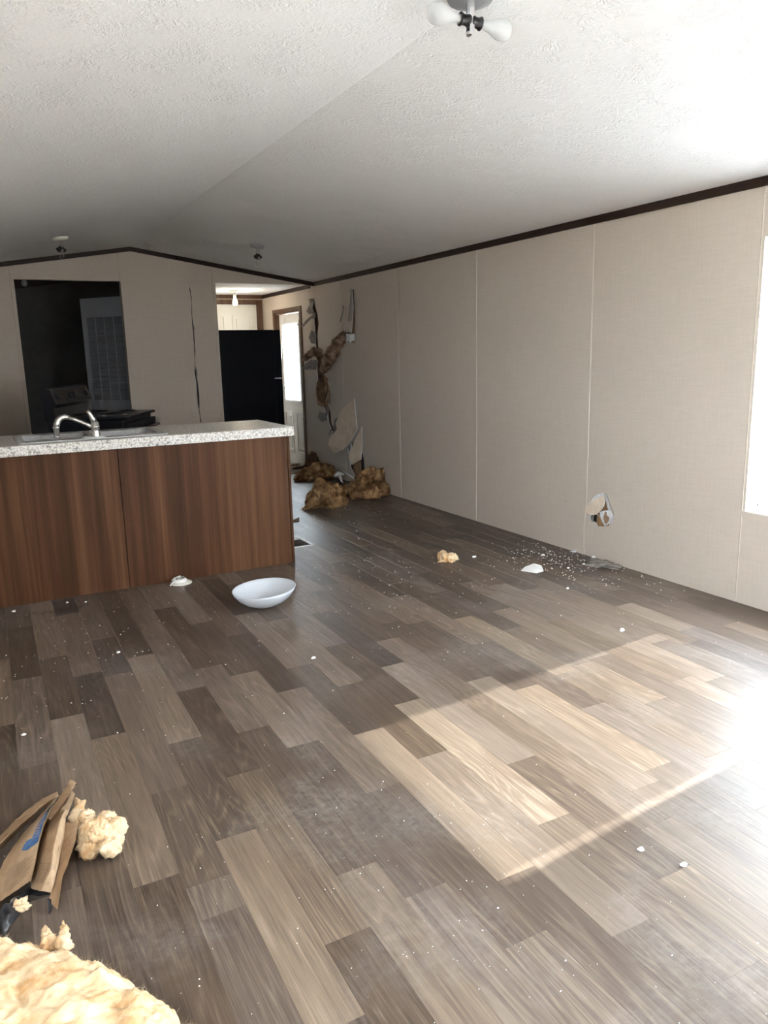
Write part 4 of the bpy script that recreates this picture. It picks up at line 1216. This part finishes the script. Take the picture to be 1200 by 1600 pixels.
# ================================================================== GLASS BOWL, FIXTURE BASE, SCRAPS
cb = on_z(415.5, 945)
prof = [(0, .004), (.045, .004), (.07, .009), (.11, .029), (.145, .056), (.164, .082), (.171, .096), (.175, .096), (.168, .078), (.148, .050), (.113, .022), (.072, .003), (.045, 0), (0, 0)]
bowl = MB().lathe(prof, 72, (cb[0], cb[1], .0))
bowl.v = [tuple(Matrix.Rotation(math.radians(-3.5), 3, 'Y') @ (Vector(v) - Vector(cb)) + Vector(cb)) for v in bowl.v]
lo = min(v[2] for v in bowl.v); bowl.v = [(x, y, z - lo + .0005) for x, y, z in bowl.v]
build('glass_dish', bowl, 'frost', None, cb, label='frosted white glass light dish lying on the floor before the island', cat='dish')

cd = on_z(283, 911)
fb = thing('fixture_base', (cd[0], cd[1], 0), 'broken white light fixture base on the floor by the island', 'light fixture')
build('disc', MB().lathe([(0, .012), (.03, .014), (.05, .012), (.064, .006), (.066, 0), (0, 0)], 36, (cd[0], cd[1], .0005)), 'cream', fb)
build('housing', MB().lathe([(.046, .012), (.045, .024), (.036, .032), (.033, .03), (.03, .02), (0, .019)], 28, (cd[0] - .01, cd[1], .001)), 'white', fb)
build('bracket', MB().tube([(cd[0] - .03, cd[1] - .012, .018), (cd[0] - .028, cd[1] - .012, .045), (cd[0] - .005, cd[1] - .012, .05), (cd[0] + .004, cd[1] - .01, .03)], .005, 8), 'chrome', fb)
build('terminal', MB().rbox(cd[0] - .005, cd[0] + .018, cd[1] - .02, cd[1] + .01, .018, .047, .003, 1), 'chrome', fb)
build('torn_wire', MB().tube([(cd[0] - .045, cd[1] - .02, .02), (cd[0] - .066, cd[1] - .035, .012), (cd[0] - .076, cd[1] - .04, .004)], .004, 6), 'white', fb)


def crumple(c, sx, sy, sz, seed, sub=4, amp=.5, rotz=0.0):
    bm = bmesh.new(); bmesh.ops.create_icosphere(bm, subdivisions=sub, radius=1.0)
    R = Matrix.Rotation(rotz, 3, 'Z')
    for v in bm.verts:
        n1 = noise.fractal(v.co * 1.6 + Vector((seed, seed * 2, 0)), .8, 2.0, 4)
        co = v.co * max(.2, 1 + amp * n1)
        q = R @ Vector((co.x * sx, co.y * sy, 0))
        v.co = Vector((c[0] + q.x, c[1] + q.y, max(.0006, sz * .75 + co.z * sz)))
    return MB().bm(bm, 0, True)


sc = on_z(698, 874)
t = thing('insulation_scrap', (sc[0], sc[1], 0), 'small peach insulation scrap alone on the dark floor', 'insulation')
scm = wool_tube([on_z(684, 872, .012), on_z(692, 871, .02), on_z(700, 872, .02), on_z(709, 872, .014), on_z(716, 874, .006)], [.014, .030, .034, .026, .008], 4.4, 30, 10, .55, 0.0)
build('wool_body', scm, 'wool', t)
f = build('loose_fibres', fibres(scm, 500, 31, .006, .02, .0003), 'woolp', t, recalc=False); f['kind'] = 'stuff'
for i, (x, y) in enumerate(((712, 878), (708, 880), (683, 878), (716, 870))):
    build('wool_tuft', wool_tube([on_z(700, 874, .015), on_z((700 + x) / 2, (874 + y) / 2, .014), on_z(x, y, .004)], [.014, .010, .003], 50 + i, 14, 8, .5, 0.0), 'wool', t)

dw = [on_z(*p) for p in ((814, 892), (820, 888), (834, 884), (846, 887), (849, 893), (838, 896), (826, 894))]
mb = MB(); hts = [.003, .010, .016, .015, .009, .007, .009]
mb.add([(p[0], p[1], .001) for p in dw] + [(p[0], p[1], hh) for p, hh in zip(dw, hts)], [tuple(range(6, -1, -1)), tuple(range(7, 14))] + [(k, (k + 1) % 7, 7 + (k + 1) % 7, 7 + k) for k in range(7)])
build('drywall_fragment', mb, 'plaster', None, (dw[2][0], dw[2][1], 0), label='long white drywall fragment on the floor below the wall hole', cat='debris')
tn = on_z(941, 884)
build('insulation_scrap', crumple((tn[0] - .0, tn[1], 0), .055, .09, .016, 9.0, 4, .8, .2), 'papergrey', None, (tn[0], tn[1], 0), label='grey dusty scrap at the foot of the right wall under the hole', cat='debris')

chips = {(22, 956): (1.5, 'white plaster chip at the island foot nearest the left edge'), (105, 942): (1.1, 'white plaster chip at the island foot left of the panel joint'),
         (134, 941): (1.0, 'tiny white chip beside another at the island foot'), (185, 1020): (1.3, 'white chip on dark planks left of the floor centre'),
         (37, 1149): (1.2, 'white chip on planks above the kraft paper'), (490, 1029): (1.5, 'bright white chip nearest below the glass dish'),
         (972, 986): (2.0, 'white chip at the far edge of the sunlit patch'), (1001, 1329): (1.4, 'white chip on planks just below the sunlit patch'),
         (1068, 1353): (1.4, 'white chip lowest and rightmost on the floor'), (741, 871): (2.0, 'white chip right of the peach insulation scrap'),
         (897, 863): (2.8, 'flat white chip touching the right wall below the kinked seam strip'), (887, 920): (1.2, 'white chip nearest the camera below the drywall fragment'),
         (928, 872): (2.4, 'largest white lump at the wall foot under the hole'), (888, 888): (1.4, 'white chip between the drywall fragment and the wall'),
         (848, 868): (1.6, 'white chip above the long drywall fragment'), (912, 882): (1.3, 'white chip beside the grey dusty scrap')}
big = {k: v[0] for k, v in chips.items()}
for i, px in enumerate(chips):
    p = on_z(*px); s = .0055 * big.get(px, 1.0)
    bm = bmesh.new(); bmesh.ops.create_icosphere(bm, subdivisions=2, radius=1.0)
    for v in bm.verts:
        k = 1 + .5 * noise.noise(v.co * 1.5 + Vector((i * 3.1, 0, 0)))
        v.co = Vector((p[0] + v.co.x * s * k * 1.3, p[1] + v.co.y * s * k, max(.0004, .5 * s + v.co.z * s * .7 * k)))
    build('plaster_chip', MB().bm(bm), 'plaster', None, (p[0], p[1], 0), label=chips[px][1], cat='debris', group='plaster chips on the floor')

# fine crumbs and dust nobody could count
rc = random.Random(21); mb = MB()


def crumb(x, y, s):
    if not (XL + .03 < x < XR - .012): return
    if IY0 - .02 < y < 5.4 and x < 1.80: return
    a0 = rc.random() * 6.28; vs = []
    for k in range(4):
        r = s * rc.uniform(.5, 1.3); vs.append((x + r * math.cos(a0 + k * 1.57), y + r * math.sin(a0 + k * 1.57), .0003))
    vs += [(v[0] * .6 + x * .4, v[1] * .6 + y * .4, s * rc.uniform(.4, 1.0)) for v in vs[:4]]
    mb.add(vs, [(3, 2, 1, 0), (4, 5, 6, 7)] + [(k, (k + 1) % 4, 4 + (k + 1) % 4, 4 + k) for k in range(4)])


hc = on_z(915, 880)
for _ in range(260): crumb(hc[0] + rc.gauss(-.05, .20), hc[1] + rc.gauss(.05, .28), rc.uniform(.0012, .0048))
hc2 = on_z(880, 868)
for _ in range(140): crumb(hc2[0] + rc.gauss(-.12, .16), hc2[1] + rc.gauss(0, .2), rc.uniform(.0012, .0045))
for _ in range(110): crumb(rc.gauss(2.9, .35), rc.gauss(5.9, .5), rc.uniform(.002, .0055))
for _ in range(120): crumb(rc.gauss(.35, .4), rc.gauss(3.6, .5), rc.uniform(.0015, .0038))
for _ in range(170): crumb(rc.gauss(2.0, .35), rc.gauss(4.0, .5), rc.uniform(.0012, .0036))
for _ in range(420): crumb(rc.uniform(XL, XR), rc.uniform(.7, 5.5), rc.uniform(.0009, .0030))
for _ in range(160): crumb(rc.gauss(.9, .35), rc.gauss(1.5, .4), rc.uniform(.0008, .0022))
build('plaster_crumbs', mb, 'plaster', None, (0, 0, 0), recalc=False, label='fine white plaster crumbs scattered over the floor', cat='debris', kind='stuff')

# ================================================================== KRAFT PAPER WRAPPER, LOWER LEFT
def k6(x, y, z):
    return Vector(on_z(x / 5.4545, 1200 + y / 5.4545, z))


paper = thing('insulation_wrapper', tuple(on_z(40, 1330)), 'torn kraft paper insulation facing with blue print at the left edge', 'wrapper')


def strip_rows(lines, cols=10, rws=26, seed=0.0, crinkle=.004):
    """lines: fold lines running down the sheet, each a list of (x, y, z); surface spans between neighbouring lines"""
    def samp(ln, t):
        L = len(ln) - 1; k = min(int(t * L), L - 1); f = t * L - k
        a, b = ln[k], ln[k + 1]
        return k6(a[0] + (b[0] - a[0]) * f, a[1] + (b[1] - a[1]) * f, a[2] + (b[2] - a[2]) * f)
    out = []
    for i in range(rws + 1):
        t = i / rws; row = []
        S_ = [samp(l, t) for l in lines]
        for a, b in zip(S_[:-1], S_[1:]):
            for c in range(cols):
                row.append(a.lerp(b, c / cols))
        row.append(S_[-1])
        out.append([p + Vector((0, 0, crinkle * (nz(p, 22, seed, 3) + .5 * nz(p, 60, seed, 2)))) for p in row])
    return [[(p.x, p.y, max(.0015, p.z)) for p in r] for r in out]


def paper_part(name, rws, m, parent=paper, thick=.0006):
    mb = MB().sheet(rws); n = len(mb.v)
    return build(name, mb, m, parent, recalc=False)


A_ = [(488, 196, .02), (300, 300, .045), (100, 470, .06), (-60, 640, .06), (-170, 800, .04)]
A2 = [(495, 220, .03), (330, 345, .075), (140, 510, .085), (-40, 690, .08), (-170, 850, .05)]
B_ = [(500, 240, .025), (365, 355, .035), (180, 520, .035), (0, 690, .03), (-150, 850, .02)]
paper_part('outer_fold', strip_rows([A_, A2, B_], 6, 24, 1.0), 'kraftd')
B2 = [(500, 240, .028), (345, 400, .045), (190, 560, .05), (40, 780, .04), (-60, 1020, .03), (-90, 1200, .015)]
C1 = [(520, 235, .075), (430, 345, .10), (370, 470, .115), (330, 620, .12), (300, 780, .115), (255, 965, .10)]
rB = strip_rows([B2, C1], 18, 26, 2.0)
main = paper_part('printed_sheet', rB, 'kraft')
C2 = [(525, 245, .06), (442, 360, .05), (385, 480, .045), (343, 625, .04), (312, 785, .035), (265, 970, .03)]
paper_part('fold_side', strip_rows([C1, C2], 4, 22, 2.0, .002), 'kraftd')
D1 = [(600, 250, .045), (470, 400, .06), (405, 540, .07), (370, 680, .07), (330, 840, .06), (262, 1030, .02)]
D2 = [(612, 255, .05), (530, 400, .095), (480, 560, .105), (455, 700, .10), (440, 860, .085), (345, 1045, .03)]
D3 = [(618, 300, .05), (560, 430, .085), (520, 570, .085), (490, 720, .08), (472, 880, .07), (440, 1062, .02)]
rD = strip_rows([C2, D1, D2, D3], 8, 26, 3.0)
mid_sheet = paper_part('printed_sheet', rD, 'kraft')
E1 = [(560, 470, .075), (548, 600, .07), (510, 780, .055), (470, 960, .035), (415, 1132, .012)]
E2 = [(664, 470, .085), (640, 640, .085), (585, 790, .065), (530, 945, .045), (492, 1208, .01)]
paper_part('right_fold', strip_rows([D3[1:] + [(430, 1100, .015)], E1], 6, 20, 4.0), 'kraft')
paper_part('right_fold', strip_rows([E1, E2], 8, 22, 5.0), 'kraftd')
T0 = [(596, 100, .06), (560, 170, .07), (480, 290, .085), (400, 430, .10)]
T1 = [(650, 128, .055), (600, 210, .08), (520, 330, .10), (430, 440, .105)]
paper_part('top_spike', strip_rows([T0, T1], 6, 16, 6.0), 'kraftd')
paper_part('top_spike', strip_rows([[(612, 190, .05), (560, 300, .07), (470, 440, .075)], [(640, 220, .05), (600, 330, .075), (520, 420, .085)]], 5, 14, 7.0), 'kraft')


def on_rows(rws, u, v, lift=.0012):
    n, w = len(rws) - 1, len(rws[0]) - 1
    i = min(int(v * n), n - 1); k = min(int(u * w), w - 1); fi, fk = v * n - i, u * w - k
    a = Vector(rws[i][k]).lerp(Vector(rws[i][k + 1]), fk); b = Vector(rws[i + 1][k]).lerp(Vector(rws[i + 1][k + 1]), fk)
    p = a.lerp(b, fi); return (p.x, p.y, p.z + lift)


def print_quad(rws, u0, u1, v0, v1, skew=0.0, nu=6, nv=6):
    mb = MB()
    return mb.sheet([[on_rows(rws, min(.995, max(.005, u0 + (u1 - u0) * c / nu)), v0 + (v1 - v0) * r / nv + skew * c / nu) for c in range(nu + 1)] for r in range(nv + 1)])


# blue arrow with its lettering band, dark band above, small text rows
ar = MB().sheet([[on_rows(rB, u, v) for u in np.linspace(.52, .985, 9)] for v in np.linspace(.52, .60, 5)])
ar.sheet([[on_rows(rB, u, .60 + (.045 * (1 - abs(u - .72) / .3) if abs(u - .72) < .3 else 0) * r) for u in np.linspace(.52, .985, 9)] for r in (0, .5, 1)])
build('blue_arrow', ar, 'blue', main, ORG[paper.name], recalc=False)
build('blue_band', print_quad(rB, .70, .985, .26, .515, 0, 5, 12), 'blue', main, ORG[paper.name], recalc=False)
build('dark_band', print_quad(rB, .62, .99, .02, .255, 0, 5, 12), 'navy', main, ORG[paper.name], recalc=False)
lt = MB()
for i in range(9):
    v = .285 + i * .024
    lt.sheet([[on_rows(rB, u, v + dv + (u - .72) * .03, .002) for u in np.linspace(.73, .90, 4)] for dv in (0, .009)])
build('lettering', lt, 'kraft', main, ORG[paper.name], recalc=False)
tx = MB()
for i in range(14):
    v = .72 + i * .0165
    e = .34 + .5 * ((i * 37) % 10) / 18
    tx.sheet([[on_rows(rB, u, v, .0012) for u in np.linspace(.30, .42 + e, 10)] for dv in (0,)] + [[on_rows(rB, u, v + .0038, .0012) for u in np.linspace(.30, .42 + e, 10)]])
build('text_rows', tx, 'ink', main, ORG[paper.name], recalc=False)
tx = MB()
for i in range(13):
    v = .755 + i * .015
    for u0, u1 in ((.30, .50), (.53, .88 - .1 * (i % 3 == 1))):
        tx.sheet([[on_rows(rD, u, v + d, .0012) for u in np.linspace(u0, u1, 8)] for d in (0, .0038)])
build('text_rows', tx, 'ink', mid_sheet, ORG[paper.name], recalc=False)
# black plastic under the paper
paper_part('black_film', strip_rows([[(255, 1010, .03), (120, 1110, .035), (0, 1220, .03), (-90, 1330, .02)], [(250, 1030, .012), (150, 1180, .02), (60, 1300, .02), (0, 1400, .006)], [(255, 1060, .003), (180, 1220, .003), (100, 1340, .003), (30, 1430, .003)]], 6, 18, 8.0, .012), 'blackpl')
paper_part('black_film', strip_rows([[(262, 1000, .02), (330, 1030, .02), (400, 1050, .016)], [(230, 1090, .004), (320, 1090, .004), (430, 1085, .004)]], 6, 10, 9.0, .004), 'blackpl')
paper_part('black_film', strip_rows([[(405, 1120, .02), (410, 1180, .012), (415, 1240, .004)], [(460, 1130, .01), (450, 1180, .006), (425, 1245, .004)]], 5, 10, 9.5, .004), 'blackpl')
paper_part('black_film', strip_rows([[(570, 170, .05), (590, 180, .05)], [(640, 128, .058), (655, 135, .056)]], 4, 6, 9.7, .003), 'blackpl')

k7 = lambda x, y, z: tuple(k6(x, y, z))
tf = wool('insulation_tuft', wool_tube([k7(655, 590, .045), k7(740, 570, .05), k7(840, 560, .055), k7(940, 560, .045), k7(1040, 650, .02)], [.020, .030, .032, .026, .012], 61, 60, 24, .42, 0.0), 'wool',
          tuple(on_z(155, 1320)), 'peach insulation tuft spilling from the kraft paper', 13, 2500, (.003, .009), 'woolp')
for i, (pa, pb, pc, r) in enumerate((((760, 500, .06), (740, 450, .06), (800, 420, .05), .020), ((860, 500, .06), (910, 430, .06), (930, 400, .05), .020), ((930, 560, .05), (1000, 500, .05), (1030, 470, .04), .020),
                                     ((720, 620, .04), (760, 680, .03), (860, 690, .025), .022), ((880, 640, .04), (950, 680, .03), (1040, 690, .02), .020), ((690, 560, .06), (760, 530, .075), (840, 560, .075), .020))):
    lobe = wool_tube([k7(*pa), k7(*pb), k7(*pc)], [r * 1.1, r, r * .6], 62 + i * 3, 36, 14, .45, 0.0)
    build('wool_lobe', lobe, 'wool', tf)
    f = build('loose_fibres', fibres(lobe, 700, 90 + i, .003, .010, .0002), 'woolp', tf, recalc=False); f['kind'] = 'stuff'
build('wool_finger', wool_tube([k7(670, 520, .05), k7(650, 400, .05), k7(670, 320, .05), k7(640, 250, .045)], [.02, .016, .013, .007], 66, 18, 8, .4, 0.0), 'wool', tf)
build('wool_finger', wool_tube([k7(660, 400, .05), k7(690, 330, .05), k7(725, 275, .045)], [.014, .010, .006], 67, 16, 8, .4, 0.0), 'wool', tf)
build('wool_finger', wool_tube([k7(760, 640, .02), k7(770, 700, .012), k7(805, 715, .02)], [.014, .010, .008], 68, 14, 8, .4, 0.0), 'wool', tf)
sf = wool('insulation_scrap', crumple(on_z(29, 1411, .02), .02, .016, .016, 14.0, 4, .9), 'wool', tuple(on_z(29, 1411)), 'small insulation bit caught on the black plastic film', 14, 120, (.004, .012), 'woolp')

# ================================================================== BIG BATT, LOWER LEFT CORNER
edge_px = [(-60, 1470), (0, 1459), (22, 1456), (42, 1464), (60, 1459), (80, 1478), (95, 1470), (112, 1466), (135, 1478), (177, 1500), (215, 1524), (250, 1537), (272, 1556), (291, 1585), (322, 1590), (345, 1620), (380, 1700)]
poly = [on_z(px, py, .075)[:2] for px, py in edge_px] + [(.20, .62), (-.12, .55), (-.395, .62), (-.398, 1.3), (-.397, 1.80)]
P2 = np.array(poly)
res = .0048
gx = np.arange(-.40, .42, res); gy = np.arange(.52, 2.0, res)
GX, GY = np.meshgrid(gx, gy)
inside = np.zeros(GX.shape, bool); dist = np.full(GX.shape, 9.0)
for i in range(len(P2)):
    a, b = P2[i], P2[(i + 1) % len(P2)]
    cnd = (a[1] > GY) != (b[1] > GY)
    with np.errstate(divide='ignore', invalid='ignore'):
        xi = (b[0] - a[0]) * (GY - a[1]) / (b[1] - a[1]) + a[0]
    inside ^= cnd & (GX < xi)
    ab = b - a; tt = np.clip(((GX - a[0]) * ab[0] + (GY - a[1]) * ab[1]) / (ab @ ab), 0, 1)
    dist = np.minimum(dist, np.hypot(GX - a[0] - tt * ab[0], GY - a[1] - tt * ab[1]))
sd = np.where(inside, dist, -dist)
idx = -np.ones(GX.shape, int); bv = []
for j in range(GX.shape[0]):
    for i in range(GX.shape[1]):
        x, y = GX[j, i], GY[j, i]
        e = sd[j, i]
        if e < -.03: continue
        p = Vector((x, y, 0))
        e += .016 * noise.fractal(p * 24 + Vector((3, 1, 0)), .8, 2.0, 3)
        if e < 0: continue
        w = Vector((noise.noise(p * 7), noise.noise(p * 7 + Vector((9, 4, 2))), 0)) * .05
        q = p + w
        big_n = noise.fractal(q * 6.5, .9, 2.0, 3)
        strand = 1 - abs(noise.noise(Vector((q.x * 26 + q.y * 10, q.y * 34 - q.x * 14, 1.0))))
        st2 = 1 - abs(noise.noise(Vector((q.x * 70 - q.y * 26, q.y * 60 + q.x * 40, 4.0))))
        ang = 2.2 * noise.noise(p * 3.1 + Vector((7, 7, 7)))
        ca_, sa_ = math.cos(ang), math.sin(ang)
        fl_u, fl_v = q.x * ca_ + q.y * sa_, -q.x * sa_ + q.y * ca_
        fine = 1.2 * noise.noise(Vector((fl_u * 18, fl_v * 130, 2.0))) + .8 * noise.noise(Vector((fl_u * 40, fl_v * 260, 6.0)))
        prof_ = min(1.0, e / .07) ** .5
        z = prof_ * (.106 + .036 * big_n + .012 * strand + .003 * st2) + .0030 * fine * min(1, e / .02)
        idx[j, i] = len(bv); bv.append((x, y, max(.001, z)))
bf = []
for j in range(GX.shape[0] - 1):
    for i in range(GX.shape[1] - 1):
        q = (idx[j, i], idx[j, i + 1], idx[j + 1, i + 1], idx[j + 1, i])
        if min(q) >= 0: bf.append(q)
mb = MB(); mb.add(bv, bf, 0, True)
bt = thing('insulation_batt', (0, 1.3, 0), 'large fluffy peach insulation batt in the lower left corner', 'insulation')
build('wool_body', mb, 'wool', bt, recalc=False)
f = build('loose_fibres', fibres(mb, 22000, 3, .006, .020, .00018, lay=.3), 'woolp', bt, recalc=False); f['kind'] = 'stuff'
for i, (x0, y0, x1, y1, r) in enumerate(((76, 1484, 70, 1446, .013), (98, 1488, 99, 1438, .013))):
    build('wool_tuft', wool_tube([on_z(x0, y0, .05), on_z((x0 + x1) / 2, (y0 + y1) / 2, .075), on_z(x1, y1, .07)], [r * 1.5, r, r * .25], 80 + i, 36, 18, .5), 'wool', bt)
